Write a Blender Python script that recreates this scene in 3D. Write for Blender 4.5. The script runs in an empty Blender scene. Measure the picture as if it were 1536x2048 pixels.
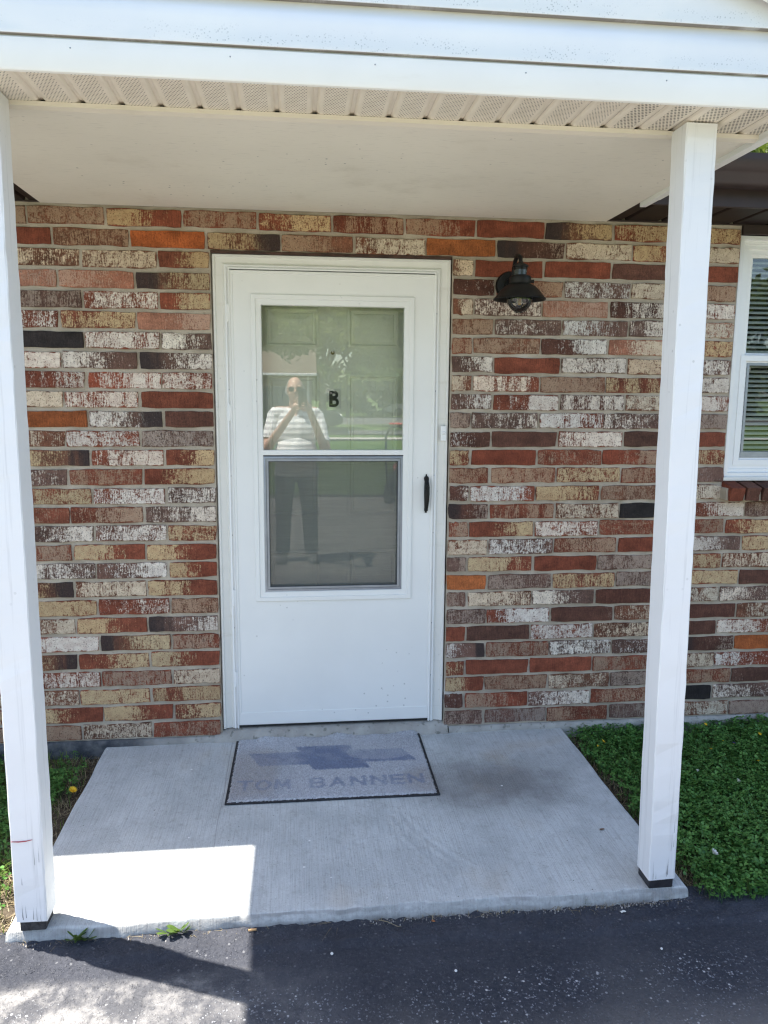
import bpy, math, random
import numpy as np
from mathutils import Vector, Matrix

# ------------------------------------------------------------------ camera, sky, sun, exposure
S = bpy.context.scene
COL = S.collection
cam_d = bpy.data.cameras.new('camera')
cam_d.sensor_fit = 'VERTICAL'
cam_d.sensor_height = 24.0
cam_d.lens = 1534.07 / 2048.0 * 24.0
cam_d.clip_start = 0.01
cam_d.clip_end = 600.0
cam = bpy.data.objects.new('camera', cam_d)
COL.objects.link(cam)
_r, _u, _f = (0.993915, -0.1099, 0.007467), (0.009335, 0.151577, 0.988401), (0.109757, 0.982317, -0.15168)
cam.matrix_world = Matrix(((_r[0], _u[0], -_f[0], 0.3549), (_r[1], _u[1], -_f[1], -3.3427), (_r[2], _u[2], -_f[2], 1.5347), (0, 0, 0, 1)))
S.camera = cam

SUN_TRAVEL = Vector((0.381, -0.16, -1.0)).normalized()
to_sun = -SUN_TRAVEL
elev = math.asin(to_sun.z)
azim = math.atan2(to_sun.x, to_sun.y)
W = bpy.data.worlds.new('World')
S.world = W
W.use_nodes = True
wn = W.node_tree.nodes
sky_n = wn.new('ShaderNodeTexSky')
sky_n.sky_type = 'NISHITA'
sky_n.sun_disc = False
sky_n.sun_elevation = elev
sky_n.sun_rotation = azim % (2 * math.pi)
sky_n.air_density = 1.0
sky_n.dust_density = 1.5
wn['Background'].inputs['Strength'].default_value = 0.125
W.node_tree.links.new(sky_n.outputs[0], wn['Background'].inputs['Color'])
sun_d = bpy.data.lights.new('sun', 'SUN')
sun_d.energy = 5.0
sun_d.angle = math.radians(0.53)
sun_d.color = (1.0, 0.95, 0.87)
sun = bpy.data.objects.new('sun', sun_d)
COL.objects.link(sun)
sun.rotation_euler = SUN_TRAVEL.to_track_quat('-Z', 'Y').to_euler()
sun.location = (-3, 2, 12)
S.view_settings.view_transform = 'Standard'
S.view_settings.look = 'None'
S.view_settings.exposure = 1.75
S.view_settings.gamma = 1.0
S.view_settings.use_curve_mapping = False
S.render.engine = 'CYCLES'
S.cycles.max_bounces = 10
S.cycles.diffuse_bounces = 5
S.cycles.transparent_max_bounces = 16
S.cycles.use_denoising = True
S.cycles.filter_width = 1.25
S.cycles.sample_clamp_indirect = 6.0

rng = np.random.default_rng(7)
random.seed(7)


# ------------------------------------------------------------------ helpers: objects
def link(name, data, parent=None, loc=(0, 0, 0)):
    o = bpy.data.objects.new(name, data)
    COL.objects.link(o)
    o.location = loc
    if parent is not None:
        o.parent = parent
    return o


def tag(o, label=None, cat=None, group=None, kind=None):
    if label: o['label'] = label
    if cat: o['category'] = cat
    if group: o['group'] = group
    if kind: o['kind'] = kind
    return o


def thing(name, label, cat, loc=(0, 0, 0), group=None, rz=0.0):
    o = link(name, None, None, loc)
    o.rotation_euler.z = rz
    return tag(o, label, cat, group)


def copy_tree(o, parent=None):
    c = o.copy()
    COL.objects.link(c)
    if parent is not None: c.parent = parent
    for ch in list(o.children):
        copy_tree(ch, c)
    return c


class MB:
    """collects vertices and faces for one mesh"""
    def __init__(self):
        self.v, self.f, self.m = [], [], []

    def add(self, vs, fs, mi=0):
        b = len(self.v)
        self.v += [tuple(p) for p in vs]
        self.f += [tuple(i + b for i in f) for f in fs]
        self.m += [mi] * len(fs)
        return self

    def box(self, x0, x1, y0, y1, z0, z1, c=0.0, mi=0):
        if c <= 0:
            vs = [(x, y, z) for z in (z0, z1) for y in (y0, y1) for x in (x0, x1)]
            return self.add(vs, [(0, 2, 3, 1), (4, 5, 7, 6), (0, 1, 5, 4), (2, 6, 7, 3), (0, 4, 6, 2), (1, 3, 7, 5)], mi)
        c = min(c, (x1 - x0) * .45, (y1 - y0) * .45, (z1 - z0) * .45)
        cx, cy, cz = (x0 + x1) / 2, (y0 + y1) / 2, (z0 + z1) / 2
        hx, hy, hz = (x1 - x0) / 2, (y1 - y0) / 2, (z1 - z0) / 2
        vs, idx = [], {}
        for sx in (-1, 1):
            for sy in (-1, 1):
                for sz in (-1, 1):
                    for a in range(3):
                        h = [hx - c, hy - c, hz - c]
                        h[a] += c
                        idx[sx, sy, sz, a] = len(vs)
                        vs.append((cx + sx * h[0], cy + sy * h[1], cz + sz * h[2]))
        fs = []
        for s in (-1, 1):
            q = [idx[s, a, b, 0] for a, b in ((-1, -1), (1, -1), (1, 1), (-1, 1))]
            fs.append(q if s > 0 else q[::-1])
            q = [idx[a, s, b, 1] for a, b in ((-1, -1), (1, -1), (1, 1), (-1, 1))]
            fs.append(q[::-1] if s > 0 else q)
            q = [idx[a, b, s, 2] for a, b in ((-1, -1), (1, -1), (1, 1), (-1, 1))]
            fs.append(q if s > 0 else q[::-1])
        for s in (-1, 1):
            for t in (-1, 1):
                q = [idx[s, t, -1, 0], idx[s, t, -1, 1], idx[s, t, 1, 1], idx[s, t, 1, 0]]
                fs.append(q if s * t > 0 else q[::-1])
                q = [idx[s, -1, t, 0], idx[s, 1, t, 0], idx[s, 1, t, 2], idx[s, -1, t, 2]]
                fs.append(q if s * t > 0 else q[::-1])
                q = [idx[-1, s, t, 1], idx[-1, s, t, 2], idx[1, s, t, 2], idx[1, s, t, 1]]
                fs.append(q if s * t > 0 else q[::-1])
        for k in [(a, b, d) for a in (-1, 1) for b in (-1, 1) for d in (-1, 1)]:
            t = [idx[k + (0,)], idx[k + (1,)], idx[k + (2,)]]
            fs.append(t if k[0] * k[1] * k[2] > 0 else t[::-1])
        return self.add(vs, fs, mi)

    def lathe(self, prof, n=20, axis='z', loc=(0, 0, 0), caps=True, mi=0, a0=0.0, a1=2 * math.pi):
        full = abs(a1 - a0) > 6.28
        k = n if full else n + 1
        vs, fs = [], []
        for r, h in prof:
            for i in range(k):
                a = a0 + (a1 - a0) * i / n
                x, y = r * math.cos(a), r * math.sin(a)
                p = (x, y, h) if axis == 'z' else ((x, h, -y) if axis == 'y' else (h, x, y))
                vs.append((p[0] + loc[0], p[1] + loc[1], p[2] + loc[2]))
        for j in range(len(prof) - 1):
            for i in range(n):
                i2 = (i + 1) % k
                fs.append((j * k + i, j * k + i2, (j + 1) * k + i2, (j + 1) * k + i))
        if caps and full:
            fs.append(tuple(range(k))[::-1])
            fs.append(tuple((len(prof) - 1) * k + i for i in range(k)))
        return self.add(vs, fs, mi)

    def tube(self, pts, r, n=8, mi=0, caps=True):
        pts = [Vector(p) for p in pts]
        rs = r if isinstance(r, (list, tuple)) else [r] * len(pts)
        t0 = (pts[1] - pts[0]).normalized()
        up = Vector((0, 0, 1)) if abs(t0.z) < .9 else Vector((0, 1, 0))
        nrm = t0.cross(up).normalized()
        vs, fs = [], []
        for i, p in enumerate(pts):
            t = (pts[min(i + 1, len(pts) - 1)] - pts[max(i - 1, 0)]).normalized()
            nrm = (nrm - t * nrm.dot(t)).normalized()
            b = t.cross(nrm)
            for k in range(n):
                a = 2 * math.pi * k / n
                vs.append(p + (nrm * math.cos(a) + b * math.sin(a)) * rs[i])
        for i in range(len(pts) - 1):
            for k in range(n):
                k2 = (k + 1) % n
                fs.append((i * n + k, i * n + k2, (i + 1) * n + k2, (i + 1) * n + k))
        if caps:
            fs.append(tuple(range(n))[::-1])
            fs.append(tuple((len(pts) - 1) * n + k for k in range(n)))
        return self.add(vs, fs, mi)

    def extrude_x(self, prof, x0, x1, mi=0, closed=False):
        """profile of (y, z) swept along x; x0/x1 numbers or functions of z"""
        f0 = x0 if callable(x0) else (lambda z: x0)
        f1 = x1 if callable(x1) else (lambda z: x1)
        n = len(prof)
        vs = [(f0(z), y, z) for y, z in prof] + [(f1(z), y, z) for y, z in prof]
        fs = [(i, n + i, n + (i + 1) % n, (i + 1) % n) for i in range(n if closed else n - 1)]
        if closed:
            fs += [tuple(range(n)), tuple(range(2 * n - 1, n - 1, -1))]
        return self.add(vs, fs, mi)

    def extrude_y(self, prof, y0, y1, mi=0, closed=False):
        n = len(prof)
        vs = [(x, y0, z) for x, z in prof] + [(x, y1, z) for x, z in prof]
        fs = [(i, (i + 1) % n, n + (i + 1) % n, n + i) for i in range(n if closed else n - 1)]
        if closed:
            fs += [tuple(range(n))[::-1], tuple(range(n, 2 * n))]
        return self.add(vs, fs, mi)

    def frame(self, x0, x1, z0, z1, w, prof, mi=0, sides='LRTB', wt=None):
        """mitred rectangular frame, outer rectangle given; prof: list of (t 0..1 across the width, y)"""
        wt = wt or w
        rings = []
        for t, y in prof:
            rings.append([(x0 + w * t, y, z0 + wt * t), (x1 - w * t, y, z0 + wt * t), (x1 - w * t, y, z1 - wt * t), (x0 + w * t, y, z1 - wt * t)])
        if 'B' not in sides:
            for rr in rings:
                rr[0] = (rr[0][0], rr[0][1], z0)
                rr[1] = (rr[1][0], rr[1][1], z0)
        vs = [p for rr in rings for p in rr]
        segs = {'B': (0, 1), 'R': (1, 2), 'T': (2, 3), 'L': (3, 0)}
        fs = []
        for s in sides:
            a, b = segs[s]
            for j in range(len(prof) - 1):
                fs.append((j * 4 + a, j * 4 + b, j * 4 + 4 + b, j * 4 + 4 + a))
        return self.add(vs, fs, mi)

    def build(self, name, mat, parent=None, smooth=False, origin=(0, 0, 0), loc=(0, 0, 0), angle=None):
        me = bpy.data.meshes.new(name)
        vs = self.v
        if any(origin):
            vs = [(p[0] - origin[0], p[1] - origin[1], p[2] - origin[2]) for p in vs]
        me.from_pydata(vs, [], self.f)
        mats = mat if isinstance(mat, (list, tuple)) else [mat]
        for m in mats: me.materials.append(m)
        if len(mats) > 1: me.polygons.foreach_set('material_index', self.m)
        fix_normals(me)
        if smooth:
            me.polygons.foreach_set('use_smooth', [True] * len(me.polygons))
            if angle: sharp_by_angle(me, angle)
        me.update()
        return link(name, me, parent, loc)


import bmesh
def fix_normals(me):
    bm = bmesh.new()
    bm.from_mesh(me)
    bmesh.ops.recalc_face_normals(bm, faces=bm.faces)
    bm.to_mesh(me)
    bm.free()


def sharp_by_angle(me, angle):
    try:
        me.set_sharp_from_angle(angle=math.radians(angle))
    except Exception:
        pass


def np_mesh(name, V, F, mat, parent=None, attrs=None, smooth=False, mat_idx=None):
    """fast mesh from numpy arrays: V (n,3), F (m,k)"""
    me = bpy.data.meshes.new(name)
    V = np.asarray(V, np.float32); F = np.asarray(F, np.int32)
    m, k = F.shape
    me.vertices.add(len(V)); me.vertices.foreach_set('co', V.ravel())
    me.loops.add(m * k); me.loops.foreach_set('vertex_index', F.ravel())
    me.polygons.add(m)
    me.polygons.foreach_set('loop_start', np.arange(0, m * k, k, dtype=np.int32))
    me.update(calc_edges=True)
    mats = mat if isinstance(mat, (list, tuple)) else [mat]
    for mm in mats: me.materials.append(mm)
    if mat_idx is not None: me.polygons.foreach_set('material_index', np.asarray(mat_idx, np.int32))
    if smooth: me.polygons.foreach_set('use_smooth', np.ones(m, bool))
    for nm, (typ, dom, arr) in (attrs or {}).items():
        a = me.attributes.new(nm, typ, dom)
        arr = np.asarray(arr, np.float32)
        a.data.foreach_set('color' if typ == 'FLOAT_COLOR' else ('vector' if typ == 'FLOAT_VECTOR' else 'value'), arr.ravel())
    me.validate()
    me.update()
    return link(name, me, parent)


def grid_faces(nx, ny):
    i = np.arange((nx - 1) * (ny - 1))
    a = (i // (nx - 1)) * nx + i % (nx - 1)
    return np.stack([a, a + 1, a + nx + 1, a + nx], 1)


def vnoise(x, y, s, seed=0):
    """smooth value noise on arrays, about -1..1"""
    r = np.random.default_rng(seed).random((256, 256)) * 2 - 1
    X, Y = np.asarray(x) * s + 97.3, np.asarray(y) * s + 51.7
    xi, yi = np.floor(X).astype(int), np.floor(Y).astype(int)
    fx, fy = X - xi, Y - yi
    fx, fy = fx * fx * (3 - 2 * fx), fy * fy * (3 - 2 * fy)
    g = lambda a, b: r[a % 256, b % 256]
    return (g(xi, yi) * (1 - fx) + g(xi + 1, yi) * fx) * (1 - fy) + (g(xi, yi + 1) * (1 - fx) + g(xi + 1, yi + 1) * fx) * fy


# ------------------------------------------------------------------ helpers: materials
class NT:
    def __init__(self, name):
        self.mat = bpy.data.materials.new(name)
        self.mat.use_nodes = True
        self.t = self.mat.node_tree
        self.n = self.t.nodes
        self.b = self.n['Principled BSDF']
        self.out = self.n['Material Output']

    def node(self, typ, **kw):
        n = self.n.new(typ)
        for k, v in kw.items(): setattr(n, k, v)
        return n

    def put(self, sock, v):
        if hasattr(v, 'is_output') or isinstance(v, bpy.types.NodeSocket):
            self.t.links.new(v, sock)
        elif isinstance(v, (tuple, list)):
            sock.default_value = tuple(v) + ((1.0,) if len(v) == 3 and sock.type == 'RGBA' else ())
        else:
            sock.default_value = v

    def coord(self, which='Object'):
        return self.node('ShaderNodeTexCoord').outputs[which]

    def vmath(self, op, a, b):
        n = self.node('ShaderNodeVectorMath', operation=op)
        self.put(n.inputs[0], a); self.put(n.inputs[1], b)
        return n.outputs[0]

    def math(self, op, a, b=0.0, c=0.0, clamp=False):
        n = self.node('ShaderNodeMath', operation=op, use_clamp=clamp)
        self.put(n.inputs[0], a); self.put(n.inputs[1], b); self.put(n.inputs[2], c)
        return n.outputs[0]

    def noise(self, vec, scale=5.0, detail=3.0, rough=0.55, dist=0.0):
        n = self.node('ShaderNodeTexNoise')
        self.put(n.inputs['Vector'], vec)
        n.inputs['Scale'].default_value = scale; n.inputs['Detail'].default_value = detail
        n.inputs['Roughness'].default_value = rough; n.inputs['Distortion'].default_value = dist
        return n.outputs['Fac']

    def voro(self, vec, scale, feature='F1', out='Distance', rand=1.0):
        n = self.node('ShaderNodeTexVoronoi', feature=feature)
        self.put(n.inputs['Vector'], vec)
        n.inputs['Scale'].default_value = scale
        n.inputs['Randomness'].default_value = rand
        return n.outputs[out]

    def ramp(self, fac, a, b, lo=0.0, hi=1.0, smooth=True):
        n = self.node('ShaderNodeMapRange', interpolation_type='SMOOTHSTEP' if smooth else 'LINEAR')
        self.put(n.inputs[0], fac); self.put(n.inputs[1], a); self.put(n.inputs[2], b)
        self.put(n.inputs[3], lo); self.put(n.inputs[4], hi)
        return n.outputs[0]

    def mix(self, fac, a, b, blend='MIX'):
        n = self.node('ShaderNodeMix', data_type='RGBA', blend_type=blend)
        self.put(n.inputs[0], fac); self.put(n.inputs[6], a); self.put(n.inputs[7], b)
        return n.outputs[2]

    def sep(self, v):
        n = self.node('ShaderNodeSeparateXYZ')
        self.put(n.inputs[0], v)
        return n.outputs

    def attr(self, name, typ='GEOMETRY', out='Color'):
        n = self.node('ShaderNodeAttribute', attribute_type=typ, attribute_name=name)
        return n.outputs[out]

    def bump(self, h, strength=0.3, dist=0.005):
        n = self.node('ShaderNodeBump')
        self.put(n.inputs['Height'], h)
        n.inputs['Strength'].default_value = strength
        n.inputs['Distance'].default_value = dist
        self.t.links.new(n.outputs[0], self.b.inputs['Normal'])

    def done(self, color=None, rough=None, metal=None, spec=None):
        if color is not None: self.put(self.b.inputs['Base Color'], color)
        if rough is not None: self.put(self.b.inputs['Roughness'], rough)
        if metal is not None: self.put(self.b.inputs['Metallic'], metal)
        if spec is not None: self.put(self.b.inputs['Specular IOR Level'], spec)
        return self.mat


def plain(name, col, rough=0.5, metal=0.0, var=0.12, scale=8.0, bump=0.0, bscale=60.0, spec=0.5):
    n = NT(name)
    co = n.coord()
    f = n.noise(co, scale, 4)
    c = n.mix(n.ramp(f, .3, .7), tuple(x * (1 - var) for x in col), tuple(min(1, x * (1 + var)) for x in col))
    if bump: n.bump(n.noise(co, bscale, 3), bump, .004)
    return n.done(c, rough, metal, spec)


def white_material(name, col=(.80, .79, .76), rough=.42, speck=0.0, dirt=0.0, grain=None, bump=0.05):
    n = NT(name)
    co = n.coord()
    c = n.mix(n.ramp(n.noise(co, 3, 4), .3, .75), tuple(x * .95 for x in col), col)
    if grain:
        g = n.noise(n.vmath('MULTIPLY', co, grain), 1.0, 4, .6)
        c = n.mix(n.ramp(g, .56, .72, 0, .30), c, tuple(x * .5 for x in col))
    if speck:
        v = n.voro(co, 26)
        gate = n.ramp(n.noise(co, 2.2, 3), .5, .62)
        s = n.math('MULTIPLY', n.ramp(v, .07, .13, 1, 0), gate)
        c = n.mix(n.math('MULTIPLY', s, speck), c, (.22, .22, .20))
    if dirt:
        d = n.ramp(n.noise(n.vmath('MULTIPLY', co, (3, 3, 18)), 1.0, 5, .65), .55, .75, 0, dirt)
        c = n.mix(d, c, (.45, .40, .30))
    if bump: n.bump(n.noise(co, 35, 3), bump, .004)
    return n.done(c, rough)


M = {}
M['vinyl'] = white_material('white_vinyl', (.82, .82, .80), .4, speck=.0, dirt=.12)
M['door_white'] = white_material('white_enamel', (.80, .80, .77), .38, speck=.45, dirt=0)
M['trim_white'] = white_material('white_trim_paint', (.76, .75, .70), .5, speck=.25, dirt=.35)
M['post_paint'] = white_material('white_post_paint', (.80, .80, .80), .5, grain=(55, 55, 1.4), speck=.3, bump=.08)
M['cream'] = white_material('cream_soffit', (.74, .68, .58), .45, dirt=.2)
M['ceiling'] = white_material('cream_plywood', (.80, .76, .66), .6, grain=(18, 120, 18), dirt=.28, speck=.9, bump=.15)
M['black_metal'] = plain('black_cast_metal', (.007, .007, .007), .45, 0, .3, 30, .15, 180, .3)
M['grey_aluminium'] = plain('grey_aluminium', (.30, .32, .35), .4, .55, .08, 20)
M['black_rubber'] = plain('black_rubber', (.014, .014, .016), .7, 0, .3, 40, .3, 200)
M['brown_metal'] = plain('brown_painted_metal', (.030, .016, .014), .5, 0, .12, 14, .03, 80)
M['brown_trim'] = plain('brown_trim', (.028, .014, .010), .6, 0, .2, 14)
M['steel_lintel'] = plain('rusted_lintel', (.05, .022, .014), .7, 0, .4, 20, .3, 90)
M['door_paint'] = plain('inner_door_paint', (.80, .80, .70), .45, 0, .04, 6)
M['paper'] = plain('pale_sticker', (.66, .66, .60), .6, 0, .05, 10)
M['ink'] = plain('black_ink', (.010, .011, .010), .5, 0, .3, 30)
M['brass'] = plain('dull_brass', (.20, .15, .06), .35, .9, .2, 20)
M['rotten'] = plain('weathered_black_base', (.045, .042, .042), .9, 0, .5, 60, .8, 120)
M['post_base'] = plain('black_post_base', (.022, .022, .026), .5, 0, .3, 40, .3, 100)
M['shingle'] = plain('roof_shingle', (.10, .072, .058), .9, 0, .35, 12, .5, 90)
M['dark_room'] = plain('dark_interior', (.035, .034, .03), .9, 0, .2, 3)
M['blind'] = plain('white_blind', (.72, .72, .68), .5, 0, .04, 5)
M['soil'] = None


def make_glass(name, ior=1.52, tint=(.93, .96, .94), boost=0.0):
    n = NT(name)
    fr = n.node('ShaderNodeFresnel'); fr.inputs[0].default_value = ior
    tr = n.node('ShaderNodeBsdfTransparent'); tr.inputs[0].default_value = tint + (1,)
    gl = n.node('ShaderNodeBsdfGlossy'); gl.inputs['Roughness'].default_value = 0.0
    gl.inputs['Color'].default_value = (1, 1, 1, 1)
    mx = n.node('ShaderNodeMixShader')
    n.put(mx.inputs[0], n.math('ADD', fr.outputs[0], boost))
    n.t.links.new(tr.outputs[0], mx.inputs[1]); n.t.links.new(gl.outputs[0], mx.inputs[2])
    n.t.links.new(mx.outputs[0], n.out.inputs[0])
    return n.mat


M['pane'] = make_glass('clear_pane', 1.52, (.97, .985, .96), .055)
M['window_glass'] = make_glass('window_glass', 1.5, (.93, .95, .93), 0.0)
M['lamp_glass'] = make_glass('seeded_glass', 1.5, (.90, .90, .88), .02)


def make_screen():
    n = NT('insect_screen')
    co = n.coord()
    tr = n.node('ShaderNodeBsdfTransparent')
    df = n.node('ShaderNodeBsdfDiffuse'); df.inputs[0].default_value = (.11, .115, .115, 1)
    mx = n.node('ShaderNodeMixShader')
    w = n.noise(n.vmath('MULTIPLY', co, (3, 1, 160)), 1, 2)
    n.put(mx.inputs[0], n.ramp(w, .3, .7, .50, .54))
    n.t.links.new(tr.outputs[0], mx.inputs[1]); n.t.links.new(df.outputs[0], mx.inputs[2])
    n.t.links.new(mx.outputs[0], n.out.inputs[0])
    return n.mat


M['screen'] = make_screen()


def make_brick(mode):
    """reddish face brick with a whitewashed / buff slurry coat; every brick sets its own colours"""
    n = NT('face_brick_' + mode.lower())
    if mode == 'OBJECT':
        co0 = n.coord()
    else:
        co0 = n.attr('b_co', 'GEOMETRY', 'Vector')
    base = n.attr('b_base', mode); coat = n.attr('b_coat', mode)
    par = n.sep(n.attr('b_par', mode, 'Vector'))      # amount, dark end, seed
    shp = n.sep(n.attr('b_shp', mode, 'Vector'))      # half length, gradient, streakiness
    amt, dark, seed = par[0], par[1], par[2]
    hl, grad, streak = shp[0], shp[1], shp[2]
    off = n.node('ShaderNodeCombineXYZ')
    n.put(off.inputs[0], n.math('MULTIPLY', seed, 7.31)); n.put(off.inputs[1], n.math('MULTIPLY', seed, 3.7)); n.put(off.inputs[2], n.math('MULTIPLY', seed, 5.13))
    co = n.vmath('ADD', co0, off.outputs[0])
    s0 = n.sep(co0)
    band = n.noise(n.vmath('MULTIPLY', co, (26, 1, 3)), 1, 2, .5)
    blotch = n.noise(n.vmath('MULTIPLY', co, (34, 20, 44)), 1, 4, .62, .6)
    fine = n.noise(n.vmath('MULTIPLY', co, (170, 120, 130)), 1, 3, .65)
    strand = n.noise(n.vmath('MULTIPLY', co, (330, 60, 26)), 1, 2, .6)
    tex = n.math('ADD', n.math('MULTIPLY', fine, .52), n.math('MULTIPLY', strand, .48))
    big = n.math('ADD', n.math('MULTIPLY', blotch, n.math('SUBTRACT', 1.0, streak)), n.math('MULTIPLY', band, streak))
    xr = n.math('DIVIDE', s0[0], hl)
    cov = n.math('ADD', n.math('MULTIPLY', big, .95), n.math('MULTIPLY', tex, 1.55))
    cov = n.math('ADD', cov, n.math('MULTIPLY', amt, 1.0))
    cov = n.math('ADD', cov, n.math('MULTIPLY', n.math('MULTIPLY', grad, xr), .26))
    m = n.ramp(cov, 1.64, 1.86)
    ex = n.math('SUBTRACT', hl, n.math('ABSOLUTE', s0[0]))
    ez = n.math('SUBTRACT', .0325, n.math('ABSOLUTE', s0[2]))
    e = n.math('ADD', n.math('MINIMUM', ex, ez), n.math('MULTIPLY', n.math('SUBTRACT', blotch, .46), .034))
    m = n.math('MULTIPLY', m, n.ramp(e, -.001, .006))
    m = n.math('MULTIPLY', m, n.ramp(amt, .03, .12))
    m = n.math('MULTIPLY', m, n.ramp(s0[1], .012, .02, 1.0, .15))
    tone = n.ramp(n.noise(n.vmath('MULTIPLY', co, (14, 9, 22)), 1, 3, .6), .3, .7, .68, 1.28, False)
    tone = n.math('MULTIPLY', tone, n.ramp(strand, .25, .75, .72, 1.25, False))
    tone = n.math('MULTIPLY', tone, n.ramp(fine, .3, .7, .78, 1.2, False))
    b2 = n.node('ShaderNodeVectorMath', operation='SCALE')
    n.put(b2.inputs[0], base); n.put(b2.inputs['Scale'], tone)
    ct = n.mix(n.ramp(n.noise(n.vmath('MULTIPLY', co, (40, 30, 40)), 1, 3), .35, .7), coat, n.mix(.28, coat, base))
    c = n.mix(m, b2.outputs[0], ct)
    d = n.ramp(n.math('ADD', n.math('MULTIPLY', dark, xr), n.math('MULTIPLY', n.math('SUBTRACT', band, .5), 1.3)), .08, .75)
    d = n.math('MULTIPLY', d, n.math('ABSOLUTE', dark), clamp=True)
    c = n.mix(n.math('MULTIPLY', d, .9), c, n.mix(fine, (.012, .011, .013), (.06, .045, .042)))
    pit = n.ramp(n.noise(n.vmath('MULTIPLY', co, (210, 90, 190)), 1, 3, .6), .585, .66)
    c = n.mix(n.math('MULTIPLY', pit, n.ramp(m, .1, .8, .55, .85)), c, n.mix(.75, base, (.02, .014, .012)))
    h = n.math('ADD', n.math('MULTIPLY', m, .5), n.math('SUBTRACT', n.math('MULTIPLY', tex, .8), n.math('MULTIPLY', pit, .7)))
    n.bump(h, .55, .004)
    return n.done(c, .85, 0, .25)


M['brick'] = make_brick('OBJECT')
M['brick_far'] = make_brick('GEOMETRY')


def make_mortar():
    n = NT('grey_mortar')
    co = n.coord()
    c = n.mix(n.ramp(n.noise(co, 6, 4), .3, .7), (.33, .28, .215), (.47, .41, .33))
    c = n.mix(n.ramp(n.noise(co, 1.6, 5, .65), .60, .74, 0, .6), c, (.60, .58, .54))
    c = n.mix(n.ramp(n.noise(co, 130, 2), .6, .75, 0, .4), c, (.2, .17, .14))
    n.bump(n.noise(co, 90, 4, .7), .7, .004)
    return n.done(c, .95, 0, .2)


M['mortar'] = make_mortar()


def make_concrete():
    n = NT('broomed_concrete')
    co = n.coord()
    s = n.sep(co)
    broom = n.noise(n.vmath('MULTIPLY', co, (230, 6, 6)), 1, 3, .6)
    fine = n.noise(co, 160, 3, .7)
    c = n.mix(n.ramp(n.noise(co, 4.5, 5, .6), .3, .7), (.44, .455, .445), (.56, .575, .56))
    c = n.mix(n.ramp(broom, .42, .68, 0, .30), c, (.27, .255, .235))
    c = n.mix(n.ramp(n.noise(co, 105, 3, .75), .54, .70, 0, .5), c, (.23, .225, .21))
    c = n.mix(n.ramp(n.noise(co, 26, 5, .7), .50, .72, 0, .35), c, (.27, .26, .235))
    c = n.mix(n.ramp(n.noise(n.vmath('ADD', co, (5, 2, 1)), 90, 3, .7), .58, .72, 0, .35), c, (.72, .72, .69))
    # old dark stain beside the mat
    w = n.vmath('ADD', co, n.vmath('MULTIPLY', n.vmath('SUBTRACT', n.node('ShaderNodeTexNoise').outputs['Color'], (.5, .5, .5)), (.0, .0, .0)))
    dx = n.math('SUBTRACT', s[0], 1.12); dy = n.math('SUBTRACT', s[1], -.47)
    r = n.math('SQRT', n.math('ADD', n.math('MULTIPLY', n.math('MULTIPLY', dx, dx), 6.0), n.math('MULTIPLY', n.math('MULTIPLY', dy, dy), 13.0)))
    r = n.math('ADD', r, n.math('MULTIPLY', n.math('SUBTRACT', n.noise(co, 5, 5, .65), .5), 1.5))
    stain = n.ramp(r, .10, 1.25, .80, 0)
    c = n.mix(n.math('MULTIPLY', stain, n.ramp(fine, .2, .7, .7, 1)), c, (.13, .12, .112))
    tan = n.ramp(n.noise(co, 2.3, 4), .58, .72, 0, .35)
    c = n.mix(tan, c, (.38, .31, .22))
    # control joint scored at the left of the mat
    j = n.ramp(n.math('ABSOLUTE', n.math('ADD', n.math('SUBTRACT', s[0], .046), n.math('MULTIPLY', n.math('SUBTRACT', n.noise(co, 3, 2), .5), .02))), .0008, .003, .4, 0)
    c = n.mix(j, c, (.17, .16, .15))
    # small dark and white droppings
    v = n.voro(co, 17)
    c = n.mix(n.ramp(v, .028, .05, .85, 0), c, (.07, .065, .06))
    v2 = n.voro(n.vmath('ADD', co, (3.3, 1.7, .4)), 9)
    c = n.mix(n.ramp(v2, .030, .05, .9, 0), c, (.78, .77, .74))
    c = n.mix(n.ramp(n.math('ADD', s[2], n.math('MULTIPLY', n.noise(co, 20, 3), .02)), -.062, -.045, .5, 0), c, (.19, .16, .125))
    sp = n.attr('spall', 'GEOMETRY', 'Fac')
    inner = n.mix(n.ramp(n.noise(co, 55, 5, .75), .38, .62), (.27, .265, .255), (.46, .455, .445))
    c = n.mix(n.math('MULTIPLY', sp, .6), c, inner)
    line = n.math('MULTIPLY', n.ramp(sp, .02, .25), n.ramp(sp, .55, .95, 1, 0))  # occlusion shade of the broken step, painted as a dark line
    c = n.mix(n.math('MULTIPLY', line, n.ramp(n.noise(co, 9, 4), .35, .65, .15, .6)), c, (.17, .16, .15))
    n.bump(n.math('ADD', broom, n.math('MULTIPLY', n.noise(co, 110, 4, .7), 1.1)), .6, .004)
    return n.done(c, .92, 0, .25)


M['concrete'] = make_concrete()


def make_foundation():
    n = NT('painted_foundation')
    co = n.coord()
    s = n.sep(co)
    a = n.mix(n.ramp(n.noise(co, 14, 5, .65), .35, .65), (.045, .048, .055), (.13, .13, .13))
    b = n.mix(n.ramp(n.noise(co, 9, 4), .3, .7), (.30, .28, .25), (.42, .40, .36))
    c = n.mix(n.ramp(n.math('ADD', s[0], n.math('MULTIPLY', n.noise(co, 8, 3), .3)), -.35, .05), a, b)
    c = n.mix(n.ramp(n.noise(co, 40, 3), .58, .72, 0, .6), c, (.10, .10, .075))
    n.bump(n.noise(co, 60, 4, .7), .8, .006)
    return n.done(c, .95, 0, .2)


M['foundation'] = make_foundation()


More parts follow.
